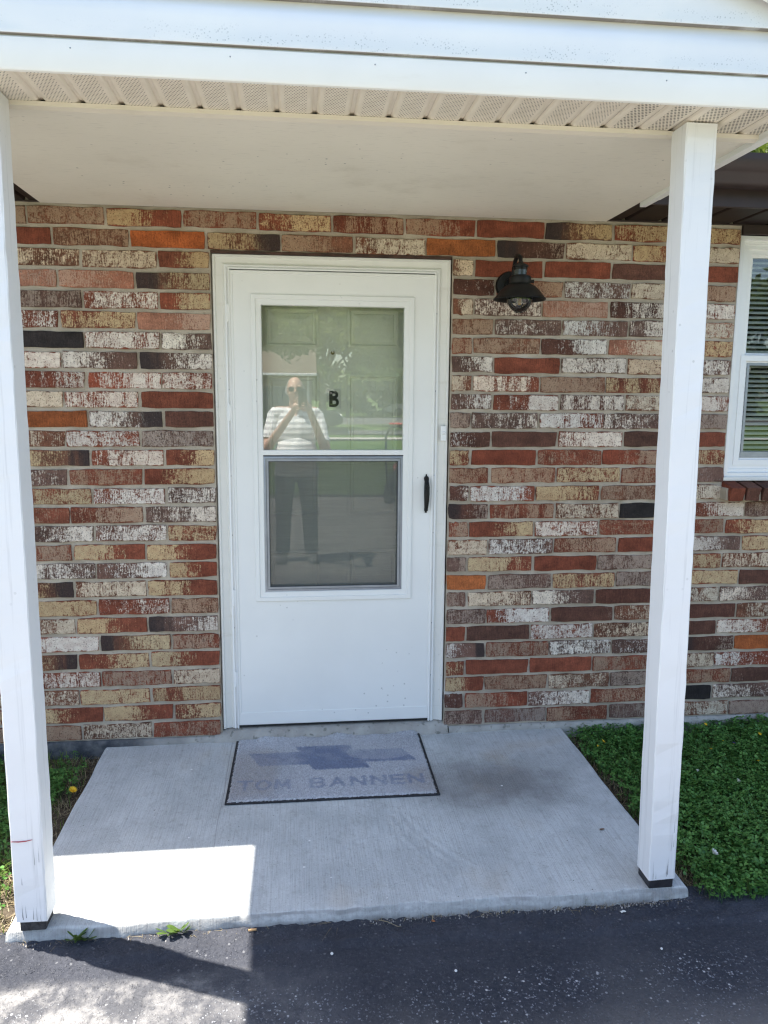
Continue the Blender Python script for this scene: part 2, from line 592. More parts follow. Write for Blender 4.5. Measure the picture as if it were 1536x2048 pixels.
def make_asphalt():
    n = NT('sealed_asphalt')
    co = n.coord()
    s = n.sep(co)
    c = n.mix(n.ramp(n.noise(co, 3.0, 5, .6), .3, .7), (.019, .022, .032), (.037, .040, .052))
    worn = n.math('ADD', n.noise(co, 2.6, 5, .62), n.ramp(s[1], -1.34, -1.5, -.32, .02))
    worn = n.ramp(worn, .38, .60, .18, 1)
    wob = n.vmath('ADD', co, n.vmath('MULTIPLY', n.vmath('SUBTRACT', n.voro(co, 260, 'F1', 'Color'), (.5, .5, .5)), (.004, .004, .0)))
    stone = n.voro(wob, 150, 'F1', 'Color')
    sd = n.voro(wob, 150)
    pick = n.ramp(n.sep(stone)[0], .55, .7)
    chip = n.math('MULTIPLY', n.ramp(sd, .30, .48, 1, 0), pick)
    grey = n.mix(n.sep(stone)[1], (.08, .085, .10), (.42, .43, .46))
    c = n.mix(n.ramp(n.noise(co, 95, 4, .75), .45, .72, 0, .5), c, (.075, .078, .090))
    c = n.mix(n.math('MULTIPLY', chip, n.math('MULTIPLY', worn, .9)), c, grey)
    v2 = n.voro(n.vmath('ADD', co, (1.1, 4.3, 0)), 46)
    g2 = n.sep(n.voro(n.vmath('ADD', co, (1.1, 4.3, 0)), 46, 'F1', 'Color'))[0]
    c = n.mix(n.math('MULTIPLY', n.math('MULTIPLY', n.ramp(v2, .13, .2, 1, 0), n.ramp(g2, .7, .74)), n.ramp(worn, 0, 1, .12, .8)), c, (.60, .60, .60))
    c = n.mix(n.ramp(n.noise(co, 1.7, 4), .56, .70, 0, .30), c, (.10, .098, .098))
    lw = n.math('MULTIPLY', n.ramp(n.math('ADD', s[0], n.math('MULTIPLY', n.noise(co, 4, 4), .5)), .15, .75, 1, 0), n.ramp(n.math('ADD', s[1], n.math('MULTIPLY', n.noise(co, 5, 3), .08)), -1.30, -1.36, 0, 1))
    c = n.mix(n.math('MULTIPLY', lw, n.ramp(n.noise(co, 7, 6, .72), .42, .64, .10, .62)), c, n.mix(n.noise(co, 60, 4, .7), (.20, .195, .19), (.58, .555, .52)))
    old = n.ramp(n.math('ADD', s[1], n.math('MULTIPLY', n.noise(co, 1.3, 4), .5)), -1.75, -1.25, 1, 0)
    c = n.mix(n.math('MULTIPLY', old, n.ramp(n.noise(co, 2.1, 5, .6), .3, .62, .7, 1)), c, n.mix(n.noise(co, 30, 4, .7), (.22, .20, .175), (.36, .335, .30)))
    n.bump(n.math('ADD', n.noise(co, 120, 4, .75), n.math('MULTIPLY', chip, .6)), .9, .007)
    return n.done(c, n.ramp(n.noise(co, 60, 2), .3, .7, .55, .8), 0, .4)


M['asphalt'] = make_asphalt()


def make_ground(name, a, b, scale=14, bump=.8):
    n = NT(name)
    co = n.coord()
    c = n.mix(n.ramp(n.noise(co, scale, 6, .7), .3, .7), a, b)
    c = n.mix(n.ramp(n.noise(co, scale * 9, 3, .7), .5, .75, 0, .5), c, tuple(x * .4 for x in a))
    n.bump(n.noise(co, scale * 7, 4, .7), bump, .02)
    return n.done(c, .95, 0, .15)


M['soil'] = make_ground('dark_soil', (.055, .042, .030), (.13, .105, .075), 14)
M['turf'] = make_ground('mown_turf', (.055, .10, .025), (.12, .17, .045), 3)
M['path'] = make_ground('pale_path', (.36, .34, .30), (.46, .44, .40), 4, .2)
M['road'] = make_ground('worn_road', (.09, .09, .09), (.14, .14, .14), 4, .2)


def leaf_material(name, a, b, trans=.25, rough=.5):
    n = NT(name)
    g = n.node('ShaderNodeNewGeometry')
    c = n.mix(g.outputs['Random Per Island'], a, b)
    n.put(n.b.inputs['Base Color'], c)
    n.b.inputs['Roughness'].default_value = rough
    n.b.inputs['Specular IOR Level'].default_value = .35
    tl = n.node('ShaderNodeBsdfTranslucent')
    n.put(tl.inputs[0], n.mix(.35, c, (.20, .26, .03)))
    mx = n.node('ShaderNodeMixShader')
    mx.inputs[0].default_value = trans
    n.t.links.new(n.b.outputs[0], mx.inputs[1]); n.t.links.new(tl.outputs[0], mx.inputs[2])
    n.t.links.new(mx.outputs[0], n.out.inputs[0])
    return n.mat


M['clover'] = leaf_material('clover_leaf', (.045, .14, .03), (.15, .32, .075), .30, .40)
M['grass'] = leaf_material('grass_blade', (.065, .13, .02), (.20, .26, .055), .35)
M['grass_mix'] = leaf_material('dark_grass_blade', (.05, .12, .025), (.14, .22, .05), .3)
M['dry'] = leaf_material('dry_stalk', (.16, .12, .07), (.34, .28, .17), .1)
M['tree_leaf'] = leaf_material('tree_leaf', (.08, .12, .02), (.19, .23, .05), .4)
M['tree_leaf_dark'] = leaf_material('dark_tree_leaf', (.055, .095, .02), (.12, .17, .04), .35)
M['bark'] = plain('bark', (.10, .075, .055), .95, 0, .4, 9, .9, 30)
M['yellow'] = plain('yellow_petal', (.75, .46, .015), .6, 0, .15, 200)
M['white_petal'] = plain('white_petal', (.70, .68, .60), .6, 0, .15, 200)
M['violet'] = plain('violet_petal', (.12, .09, .42), .6, 0, .15, 200)

# ------------------------------------------------------------------ the setting: ground, driveway, slab
P = 0.08128                      # brick course pitch
H = 26 * P                       # top of the door opening
BL = 0.305                       # brick length pitch
W_OPEN = 1.015                   # width of the door opening
GZ = -0.080                      # soil beside the slab
XMIN, XMAX = -60.0, 70.0


def sheet(name, x0, x1, y0, y1, z, mat, nx=2, ny=2, amp=0.0, s=1.0, seed=1, kind='structure', label=None, cat=None):
    X, Y = np.meshgrid(np.linspace(x0, x1, nx), np.linspace(y0, y1, ny))
    Z = np.full(X.shape, z) + (vnoise(X, Y, s, seed) * amp if amp else 0)
    o = np_mesh(name, np.stack([X.ravel(), Y.ravel(), Z.ravel()], 1), grid_faces(nx, ny), mat, smooth=True)
    return tag(o, label, cat, None, kind)


sheet('ground', -320, 320, -320, 320, -.22, M['turf'])
sheet('lawn', XMIN, XMAX, -39, -8.75, -.11, M['turf'], 120, 60, .03, .6, 3)
sheet('garden_bed', -6, 9, -1.19, .02, GZ, M['soil'], 300, 40, .012, 9, 5)
sheet('footpath', XMIN, XMAX, -25.2, -24.0, -.06, M['path'])
sheet('road', XMIN, XMAX, -52, -39.2, -.14, M['road'])
sheet('parking_strip', -9, 12, -31.2, -27.9, -.070, M['road'])
sheet('far_lawn', XMIN, XMAX, -140, -52, -.10, M['turf'], 40, 20, .05, .3, 8)

# driveway: fine near the slab, with the thick bead of sealer along the edge
def driveway():
    xs = np.concatenate([np.linspace(-12, -1.2, 12), np.arange(-1.0, 2.4, .012), np.linspace(2.6, 14, 12)])
    ys = np.concatenate([np.linspace(-8.6, -2.2, 12), np.arange(-2.0, -1.145, .012)])
    X, Y = np.meshgrid(xs, ys)
    edge = -1.315 + .018 * vnoise(X, Y * 0, 3.2, 4) + .006 * vnoise(X, Y, 22, 5) - .03 * np.clip((.3 - X) / .9, 0, 1) * 0
    bead = np.clip((Y - edge) / .012, 0, 1)
    Z = -.078 + bead * (.010 + .005 * vnoise(X, Y, 40, 6) + .004 * vnoise(X, Y, 90, 7)) + .004 * vnoise(X, Y, 2.2, 2) + .0012 * vnoise(X, Y, 60, 9)
    Z += np.clip((Y + 1.23) / .06, 0, 1) * (.004 * vnoise(X, Y, 30, 11))
    o = np_mesh('driveway', np.stack([X.ravel(), Y.ravel(), Z.ravel()], 1), grid_faces(len(xs), len(ys)), M['asphalt'], smooth=True)
    tag(o, None, None, None, 'structure')


driveway()
_k = MB().box(-12, 14, -8.78, -8.6, -.16, -.05, .01).build('driveway_edging', M['rotten'])
tag(_k, kind='structure')


def seg_dist(X, Y, pts):
    d = np.full(X.shape, 9.0)
    for (ax, ay), (bx, by) in zip(pts[:-1], pts[1:]):
        vx, vy = bx - ax, by - ay
        t = np.clip(((X - ax) * vx + (Y - ay) * vy) / (vx * vx + vy * vy + 1e-12), 0, 1)
        d = np.minimum(d, np.hypot(X - ax - t * vx, Y - ay - t * vy))
    return d


def slab():
    x0, x1, y0, y1 = -.515, 1.592, -1.202, .0
    nx, ny = 330, 190
    X, Y = np.meshgrid(np.linspace(x0, x1, nx), np.linspace(y0, y1, ny))
    Z = np.full(X.shape, -.03) + .0012 * vnoise(X, Y, 5, 1)
    # footprints and scuffs left in the wet concrete
    for pts, h, w in (([(.71, -.67), (.735, -.76), (.80, -.90), (.86, -1.0)], .0035, .010), ([(.685, -.70), (.72, -.84), (.80, -1.02), (.835, -1.14)], .003, .009),
                      ([(.75, -.68), (.79, -.80), (.775, -.88)], .0028, .010), ([(.80, -.83), (.87, -.94), (.93, -1.02)], .0025, .008),
                      ([(.47, -.92), (.50, -.86), (.56, -.835), (.68, -.82), (.74, -.79)], .0025, .006), ([(.30, -1.06), (.36, -1.03), (.46, -.985)], .0022, .005),
                      ([(.74, -1.02), (.76, -1.10), (.80, -1.17)], .003, .006)):
        d = seg_dist(X, Y, [(a + .0, b) for a, b in pts]) + .006 * vnoise(X, Y, 22, 3) + .003 * vnoise(X, Y, 50, 33)
        h *= .55
        Z += h * np.exp(-(d / w) ** 2) - h * .7 * np.exp(-((d - w * 1.6) / w) ** 2)
    # spalled front lip
    depth = .007 + .016 * np.clip(vnoise(X, Y * 0, 3.1, 12) - .1, 0, 1) + .005 * vnoise(X, Y * 0, 11, 13) + .003 * vnoise(X, Y, 45, 14)
    depth *= np.clip((X - .05) / .3, .25, 1) * np.clip((1.50 - X) / .05, .4, 1)
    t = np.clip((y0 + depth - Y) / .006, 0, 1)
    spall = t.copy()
    Z -= t * (.009 + .004 * vnoise(X, Y, 25, 15) + .35 * np.clip(y0 + depth - Y, 0, 1)) * np.clip((X + .3) / .4, .35, 1)
    r = np.clip((.008 - (Y - y0)) / .008, 0, 1); Z -= .006 * r * r
    r = np.clip((.012 - np.minimum(X - x0, x1 - X)) / .012, 0, 1); Z -= .010 * r * r
    # wobble of the outline
    Xw = X + .004 * vnoise(Y, Y * 0, 9, 20) * (np.abs(X - (x0 + x1) / 2) > 1.0)
    Yw = Y - .006 * vnoise(X, X * 0, 6, 21) * (Y < y0 + .02)
    V = [np.stack([Xw.ravel(), Yw.ravel(), Z.ravel()], 1)]
    F = [grid_faces(nx, ny)]
    # sides
    ring = list(range(0, nx)) + [nx * j + nx - 1 for j in range(1, ny)] + [nx * (ny - 1) + i for i in range(nx - 2, -1, -1)] + [nx * j for j in range(ny - 2, 0, -1)]
    top = V[0][ring]
    mid = top.copy(); mid[:, 2] = -.075 + .006 * vnoise(top[:, 0], top[:, 1], 14, 31); mid[:, 1] -= .004 * (top[:, 1] < y0 + .02) * (1 + vnoise(top[:, 0], top[:, 1], 30, 32))
    bot = mid.copy(); bot[:, 2] = -.2
    b = nx * ny; k = len(ring)
    V += [mid, bot]
    i = np.arange(k); j = (i + 1) % k
    R = np.array(ring)
    F.append(np.stack([R[i], b + i, b + j, R[j]], 1))
    F.append(np.stack([b + i, b + k + i, b + k + j, b + j], 1))
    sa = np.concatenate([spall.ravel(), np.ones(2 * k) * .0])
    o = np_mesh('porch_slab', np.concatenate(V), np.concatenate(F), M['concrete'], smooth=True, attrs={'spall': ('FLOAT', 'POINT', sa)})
    fix_normals(o.data)
    sharp_by_angle(o.data, 50)
    tag(o, kind='structure')


slab()

# ------------------------------------------------------------------ the brick house
HZ = -0.1
house = thing('brick_house', 'reddish brick house front with white storm door, white window and brown eaves behind the porch', 'house', (0, 0, 0))

# colour kinds of brick: base, coat, amount, dark end (-1 left, 1 right, 2 all), gradient, streakiness
RED, ORG, DRK, BLK, PUR, BRN, SAL = (.205, .058, .032), (.34, .10, .032), (.105, .046, .032), (.026, .021, .020), (.145, .080, .060), (.175, .072, .042), (.34, .155, .10)
WHT, CRM, YEL, TAN, GRY, PNK = (.68, .60, .51), (.60, .49, .36), (.50, .365, .205), (.34, .225, .15), (.33, .245, .19), (.46, .29, .21)
KIND = {
    'R': (RED, TAN, .02, 0, 0, .3), 'O': (ORG, TAN, .05, 0, 0, .3), 'D': (DRK, GRY, .10, 0, 0, .4), 'K': (BLK, DRK, .0, 0, 0, .3),
    'W': (RED, WHT, .55, 0, 0, .45), 'w': (BRN, CRM, .50, 0, 0, .4), 'c': (BRN, CRM, .60, 0, 0, .3), 'P': (PUR, WHT, .44, 0, 0, .3), 'p': (PUR, GRY, .48, 0, 0, .5),
    'Q': (PUR, WHT, .55, 0, 0, .35), 'Y': (RED, YEL, .55, 0, 0, .35), 'y': (RED, TAN, .52, 0, 0, .55), 'S': (SAL, PNK, .5, 0, 0, .4),
    's': (SAL, CRM, .55, 0, 0, .4), 'G': (BRN, TAN, .58, 0, 0, .4), 'L': (RED, YEL, .45, 0, -1.6, .3), 'J': (RED, YEL, .45, 0, 1.6, .3),
    'a': (BRN, YEL, .48, -1, .8, .4), 'b': (BRN, YEL, .50, 1, -.8, .4), 'e': (PUR, WHT, .42, 1, -.9, .4), 'f': (PUR, WHT, .45, -1, .9, .4),
    'd': (DRK, WHT, .34, 0, 0, .35), 'Z': (RED, WHT, .52, 0, 0, .85), 'X': (DRK, WHT, .50, 0, 0, .9), 'z': (RED, YEL, .50, 0, 0, .9), 'q': (DRK, GRY, .30, -1, .8, .4)}
#       left of the door (post to jamb)   right of the door (jamb outwards)
ROWS = {-1: 'GGLyYyyRaYYYYy', 0: 'RGObGwOqcYcYww', 1: ('wwcJ', 'cRRDRR'), 2: ('wSSa', 'dGQcGG'), 3: ('QpWJ', 'wQSXWw'), 4: ('WWYS', 'GPQQsS'), 5: ('KKWP', 'yGXsYy'),
        6: ('WWPf', 'PRQcQW'), 7: ('WZZW', 'cZGzQP'), 8: ('WcWR', 'PZXcWw'), 9: ('OOeD', 'pPWPpG'), 10: ('PwWp', 'dDWDRR'), 11: ('YbWJ', 'YRyyYc'), 12: ('pPyJ', 'yyYypp'),
        13: ('YYWQ', 'dWYGwR'), 14: ('yyyP', 'qywKWp'), 15: ('PPQY', 'yJWyyY'), 16: ('yyLL', 'cPyRQY'), 17: ('QQPL', 'pYRpYw'), 18: ('bbwL', 'OpzpYD'), 19: ('YYWG', 'pcPDwQ'),
        20: ('wwLf', 'pWDwDw'), 21: ('WWay', 'RDWwDW'), 22: ('bbYL', 'eyPPqO'), 23: ('WWyc', 'YRRywW'), 24: ('wwYz', 'zGwpyD'), 25: ('YLLY', 'dyPyKP'), 26: ('GGwy', 'ppypwp')}

_variants = {}


def brick_mesh(L, hgt, depth, seed, key=None, wob=.0016):
    """one fired brick, face at y=0 looking to -y, centred on x and z"""
    if key is not None and key in _variants: return _variants[key]
    r = np.random.default_rng(seed)
    nx, nz = 9, 3
    out = []
    hx, hz = L / 2, hgt / 2
    for i in range(nx): out.append((-hx + L * i / nx, -hz))
    for i in range(nz): out.append((hx, -hz + hgt * i / nz))
    for i in range(nx): out.append((hx - L * i / nx, hz))
    for i in range(nz): out.append((-hx, hz - hgt * i / nz))
    out = np.array(out)
    n = len(out)
    j = r.normal(0, wob, (n, 2)) ; j = (j + np.roll(j, 1, 0)) / 1.6
    if r.random() < .25:
        k = r.integers(n); j[k] -= np.sign(out[k]) * r.uniform(.003, .006)
    out = out + j
    corner = [0, nx, nx + nz, 2 * nx + nz]
    for c in corner: out[c] *= (1 - .0010 / hx, 1 - .0012 / hz)
    rings = [(1.0, depth), (1.0, .0022), (None, .0006), ('in', .0)]
    V = []
    for s, y in rings:
        o = out.copy()
        if s is None: o = o - np.sign(o) * np.minimum(.0006, np.abs(o))
        if s == 'in': o = o - np.array([np.sign(o[:, 0]) * .0022 * (np.abs(o[:, 0]) > hx - .01), np.sign(o[:, 1]) * .0022 * (np.abs(o[:, 1]) > hz - .01)]).T
        yy = np.full(n, y) + (r.normal(0, .0004, n) if s != 1.0 or y < .01 else 0)
        V += [(a, b, c) for a, b, c in zip(o[:, 0], yy, o[:, 1])]
    F = []
    for k in range(len(rings) - 1):
        for i in range(n):
            i2 = (i + 1) % n
            F.append((k * n + i, k * n + i2, (k + 1) * n + i2, (k + 1) * n + i))
    F.append(tuple((len(rings) - 1) * n + i for i in range(n)))
    me = bpy.data.meshes.new('brick')
    me.from_pydata(V, [], F)
    me.materials.append(M['brick'])
    fix_normals(me)
    me.polygons.foreach_set('use_smooth', [False] * len(F))
    me.update()
    if key is not None: _variants[key] = me
    return me


def brick_props(kind, r):
    b, c, amt, dark, grad, st = KIND[kind]
    k = r.normal(1, .10)
    t = r.normal(0, .03)
    b = tuple(max(.008, x * k * (1 + w)) for x, w in zip(b, (t, -t * .5, -t)))
    k = r.normal(1, .06); t = r.normal(0, .025)
    c = tuple(min(.75, x * k * (1 + w)) for x, w in zip(c, (t, 0, -t)))
    if grad == 0: grad = r.normal(0, .55)
    return b, c, (amt + (r.normal(0, .05) if amt > .15 else 0)), float(dark), r.uniform(0, 60), grad, min(.95, max(.1, st + r.normal(0, .1)))


BH = .0662                       # brick height
JT = .0105                       # head joint


def place_brick(x0, x1, k, kind, r):
    L = x1 - x0 - JT
    zc = H - (k - 1) * P - P / 2
    full = abs(x1 - x0 - BL) < .004
    me = brick_mesh(L, BH, .09, int(r.integers(1 << 30)), ('s', int(r.integers(14))) if full else None)
    o = link('brick', me, house, ((x0 + x1) / 2 + r.normal(0, .0012), r.normal(0, .0010), zc + r.normal(0, .0010)))
    o.rotation_euler = (0, r.normal(0, .0030), r.normal(0, .003))
    b, c, amt, dark, seed, grad, st = brick_props(kind, r)
    o['b_base'] = b; o['b_coat'] = c
    o['b_par'] = (float(amt), float(dark), float(seed)); o['b_shp'] = (float(L / 2), float(grad), float(st))
    return o


far = dict(V=[], F=[], co=[], base=[], coat=[], par=[], shp=[])


def far_brick(x0, x1, k, kind, r):
    """brick outside the photograph's frame: same shape, joined with its fellows"""
    L = x1 - x0 - JT
    zc = H - (k - 1) * P - P / 2
    hx, hz = L / 2, BH / 2
    b = len(far['V'])
    vs = [(-hx, .06, -hz), (hx, .06, -hz), (hx, .06, hz), (-hx, .06, hz), (-hx, .003, -hz), (hx, .003, -hz), (hx, .003, hz), (-hx, .003, hz),
          (-hx + .003, 0, -hz + .003), (hx - .003, 0, -hz + .003), (hx - .003, 0, hz - .003), (-hx + .003, 0, hz - .003)]
    far['V'] += [((x0 + x1) / 2 + p[0], p[1], zc + p[2]) for p in vs]
    far['co'] += vs
    far['F'] += [(b + 4 * s + i, b + 4 * s + (i + 1) % 4, b + 4 * s + 4 + (i + 1) % 4, b + 4 * s + 4 + i) for s in (0, 1) for i in range(4)] + [(b + 8, b + 9, b + 10, b + 11)]
    bb, c, amt, dark, seed, grad, st = brick_props(kind, r)
    far['base'] += [bb + (1,)] * 12; far['coat'] += [c + (1,)] * 12
    far['par'] += [(amt, dark, seed)] * 12; far['shp'] += [(L / 2, grad, st)] * 12


WX0, WX1, WZ0, WZ1 = 2.312, 3.26, 1.165, 2.245       # window opening
IND_L, IND_R = -.93, 2.72
br = np.random.default_rng(11)
ANY = 'WWwcPQYYyyGpRRDLJzXSbaefO'


def lay(x0, x1, k, kind):
    if x1 - x0 < .03: return
    if x1 <= IND_L + .01 or x0 >= IND_R - .01: far_brick(x0, x1, k, kind, br)
    else: place_brick(x0, x1, k, kind, br)


for k in range(-1, 27):
    odd = k % 2
    top_ = k < 1
    zt, zb = H - (k - 1) * P, H - k * P
    jr = 1.112 if odd else 1.205
    jl = -.212 if odd else -.307
    if top_:
        js = [jr + BL * i for i in range(-16, 19)]
        seq = ROWS[k]
        first = [i for i, x in enumerate(js) if x + BL > -.75][0]
        for i, x in enumerate(js):
            x1 = x + BL
            if x > WX0 - .01 or x1 > WX0 + .01:
                if x < WX0 - .04: x1 = WX0
                elif x1 > WX1 + .04: x = max(x, WX1)
                else: continue
            kind = seq[i - first] if 0 <= i - first < len(seq) else ANY[int(br.integers(len(ANY)))]
            lay(x, x1, k, kind)
        continue
    L_, R_ = ROWS[k]
    # left of the door
    e = 0.0; s = jl; i = 3
    while e > -4.2:
        lay(s, e, k, L_[i] if i >= 0 else ANY[int(br.integers(len(ANY)))])
        e, s, i = s, s - BL, i - 1
    # right of the door
    s = W_OPEN; e = jr; i = 0
    beside = zt > WZ0 + .02 and zb < WZ1
    sillrow = 1.06 < (zt + zb) / 2 < WZ0
    while s < 7.6:
        kind = R_[i] if i < len(R_) else ANY[int(br.integers(len(ANY)))]
        # index 4 of the strings is the first brick in view beyond the post
        s_, e_ = s, e
        if beside or sillrow:
            cut = WX0 if beside else WX0 + .0
            if s_ < cut - .02: e_ = min(e_, cut)
            elif e_ <= WX1 + .03: s_ = e_
            else: s_ = max(s_, WX1)
        if e_ > s_: lay(s_, e_, k, kind)
        s, e, i = e, e + BL, i + 1

fb = np_mesh('brick_courses', far['V'], far['F'], M['brick_far'], house, {
    'b_co': ('FLOAT_VECTOR', 'POINT', far['co']), 'b_base': ('FLOAT_COLOR', 'POINT', far['base']), 'b_coat': ('FLOAT_COLOR', 'POINT', far['coat']),
    'b_par': ('FLOAT_VECTOR', 'POINT', far['par']), 'b_shp': ('FLOAT_VECTOR', 'POINT', far['shp'])})
fb['kind'] = 'stuff'

# mortar bed behind the bricks (recessed joints), with openings for door and window
MY = .0065


def mortar_wall():
    V, F = [], []
    def panel(x0, x1, z0, z1, step=.012):
        fine = x0 >= -1.0 and x1 <= 2.8
        nx = max(2, int((x1 - x0) / (step if fine else .5)) + 1); nz = max(2, int((z1 - z0) / (step if fine else .5)) + 1)
        X, Z = np.meshgrid(np.linspace(x0, x1, nx), np.linspace(z0, z1, nz))
        Y = MY + (.0022 * vnoise(X, Z, 26, 3) + .0016 * vnoise(X, Z, 70, 4) if fine else 0 * X)
        b = sum(len(v) for v in V)
        V.append(np.stack([X.ravel(), Y.ravel(), Z.ravel()], 1)); F.append(grid_faces(nx, nz) + b)
    zt = 2.30
    panel(-4.5, -1.0, 0, zt); panel(-1.0, 0, 0, zt); panel(0, W_OPEN, H + .005, zt); panel(W_OPEN, WX0, 0, zt); panel(WX0, 2.8, 0, 1.13); panel(2.8, WX1, 0, 1.13); panel(WX1, 8, 0, zt)
    b = sum(len(v) for v in V)
    # returns of the openings
    q = []
    for (xa, za, zb) in ((0.0, 0, H), (W_OPEN, 0, H), (WX0, 1.13, zt), (WX1, 1.13, zt)):
        s = .004 if xa in (0.0, WX0) else -.004
        q.append([(xa - s, MY, za), (xa - s, .10, za), (xa - s, .10, zb), (xa - s, MY, zb)])
    for z_, xa, xb in ((H + .005, 0, W_OPEN),):
        q.append([(xa, MY, z_), (xb, MY, z_), (xb, .10, z_), (xa, .10, z_)])
    for qq in q:
        V.append(np.array(qq)); F.append(np.array([[b, b + 1, b + 2, b + 3]])); b += 4
    return np_mesh('wall', np.concatenate(V), np.concatenate(F), M['mortar'], house, smooth=True)


mortar_wall()
core = MB()
for x0, x1, z0, z1 in ((-4.5, -.004, -.3, 2.6), (W_OPEN + .004, WX0 - .004, -.3, 2.6), (WX0 - .004, WX1 + .004, -.3, 1.12), (WX1 + .004, 8, -.3, 2.6), (-.004, W_OPEN + .004, H + .02, 2.6), (WX0 - .004, WX1 + .004, WZ1 + .02, 2.6)):
    core.box(x0, x1, .10, .22, z0, z1)
core.box(-4.5, 8, 8.4, 8.6, -.3, 2.6).box(-4.5, -4.4, .22, 8.4, -.3, 2.6).box(7.9, 8, .22, 8.4, -.3, 2.6).box(-.3, 1.4, .4, .42, -.1, 2.3).box(-4.5, 8, .22, 8.4, -.02, 0)
core.build('wall_core', M['dark_room'], house)

# foundation strip with crumbling parge below the first course
def foundation():
    xs = np.arange(-4.5, 8, .02)
    V, n = [], len(xs)
    keep = np.ones(n, bool)
    prof = [(.012, .0), (.004, -.004), (-.004, -.012), (-.006, -.03), (-.004, -.06), (.0, -.11), (.0, -.3)]
    for y, z in prof:
        yy = y + .004 * vnoise(xs, xs * 0 + z * 9, 12, 3) + .003 * vnoise(xs, xs * 0 + z * 30, 40, 4)
        zz = z + (.006 * vnoise(xs, xs * 0 + z, 7, 5) if -.2 < z < -.006 else 0)
        V.append(np.stack([xs, yy, np.zeros(n) + zz], 1))
    F = []
    for j in range(len(prof) - 1):
        i = np.arange(n - 1)
        i = i[~((xs[i] > -.03) & (xs[i] < W_OPEN + .01))]
        F.append(np.stack([j * n + i, j * n + i + 1, (j + 1) * n + i + 1, (j + 1) * n + i], 1))
    o = np_mesh('foundation', np.concatenate(V), np.concatenate(F), M['foundation'], house, smooth=True)


foundation()


def door_sill():
    nx, ny = 90, 16
    X, Y = np.meshgrid(np.linspace(-.035, W_OPEN + .02, nx), np.linspace(-.018, .14, ny))
    Z = np.interp(Y, [-.018, -.010, .0, .02, .05, .14], [-.045, -.012, .006, .020, .026, .026]) + .003 * vnoise(X, Y, 18, 3) + .0015 * vnoise(X, Y, 60, 4)
    np_mesh('door_sill', np.stack([X.ravel(), Y.ravel(), Z.ravel()], 1), grid_faces(nx, ny), M['foundation'], house, smooth=True)


door_sill()
MB().box(.001, W_OPEN - .001, .0015, .09, H - .008, H + .004, .001).build('door_lintel', M['steel_lintel'], house)

# ---- door frame: brick moulding, then the storm door's metal frame
fr = MB().frame(.002, W_OPEN - .002, .026, H - .006, .052, [(0, .05), (0, .020), (.08, .012), (.22, .012), (.30, .020), (.80, .026), (.86, .020), (1.0, .020), (1.0, .09)], sides='LTR', wt=.046)
fr = fr.build('door_frame', M['trim_white'], house, True, angle=30)
zb = MB().frame(.054, .962, .028, 2.062, .020, [(0, .022), (0, .010), (.35, .008), (.42, .015), (.7, .015), (.75, .006), (1.0, .008), (1.0, .05)], sides='LTR', wt=.016)
zb.build('metal_frame', M['vinyl'], fr, True, angle=30)
jx = MB()
for xx in (.0545, .9615):
    for zz in (.25, .5, .92, 1.18, 1.55, 1.88):
        jx.lathe([(.0001, -.001), (.0035, -.0005), (.004, .001)], 8, 'y', (xx + (.006 if xx < .5 else -.006), .0135, zz), caps=False)
jx.build('frame_screw', M['grey_aluminium'], fr)

# ---- storm door
DX0, DX1, DZ0, DZ1 = .072, .952, .040, 2.042
YD = .014                                            # face of the storm door
sd = MB()
ox0, ox1, oz0, oz1 = .175, .840, .634, 1.930
for x0, x1, z0, z1 in ((DX0, ox0, DZ0, DZ1), (ox1, DX1, DZ0, DZ1), (ox0, ox1, DZ0, oz0), (ox0, ox1, oz1, DZ1)):
    sd.box(x0, x1, YD, YD + .036, z0, z1)
storm = sd.build('storm_door', M['door_white'], house)
storm['label'] = 'white storm door with glass above and a grey framed screen below'
MB().frame(DX0 + .001, DX1 - .001, DZ0 + .001, DZ1 - .001, .014, [(0, YD + .01), (0, YD - .002), (.75, YD - .003), (1, YD - .0002)]).build('edge_trim', M['door_white'], storm)
MB().frame(.160, .855, .619, 1.946, .043, [(0, YD + .002), (0, YD - .006), (.05, YD - .009), (.42, YD - .010), (.50, YD - .005), (.93, YD - .004), (1, YD), (1, YD + .03)]).build('glazing_moulding', M['door_white'], storm, True, angle=25)
MB().box(.196, .818, YD - .004, YD + .022, 1.270, 1.292, .002).build('meeting_rail', M['door_white'], storm)
MB().box(.2035, .8115, YD + .014, YD + .017, 1.2921, 1.9025).build('upper_pane', M['pane'], storm)
MB().box(.2035, .8115, YD + .024, YD + .027, .66, 1.2699).build('lower_pane', M['pane'], storm)
MB().frame(.1965, .8185, .6555, 1.2695, .004, [(0, YD + .01), (0, YD - .002), (1, YD - .002), (1, YD + .01)]).build('gasket', M['black_rubber'], storm)
MB().frame(.2010, .8140, .6600, 1.2660, .024, [(0, YD + .006), (0, YD + .002), (.22, YD), (.45, YD), (.5, YD + .003), (.56, YD + .001), (.92, YD + .001), (1, YD + .008)]).build('screen_frame', M['grey_aluminium'], storm, True, angle=25)
MB().add([(.224, YD + .0075, .683), (.791, YD + .0075, .683), (.791, YD + .0075, 1.243), (.224, YD + .0075, 1.243)], [(0, 1, 2, 3)]).build('insect_screen', M['screen'], storm)
MB().frame(.2232, .7918, .6822, 1.2438, .0025, [(0, YD + .0072), (0, YD + .0055), (1, YD + .0055), (1, YD + .0072)]).build('screen_spline', M['black_rubber'], storm)
MB().box(.082, .942, YD - .0035, YD - .0005, .044, .100, .001).build('kick_plate', M['door_white'], storm)
MB().box(.072, .952, YD + .004, YD + .03, .028, .0395, .001).build('door_sweep', M['black_rubber'], storm)
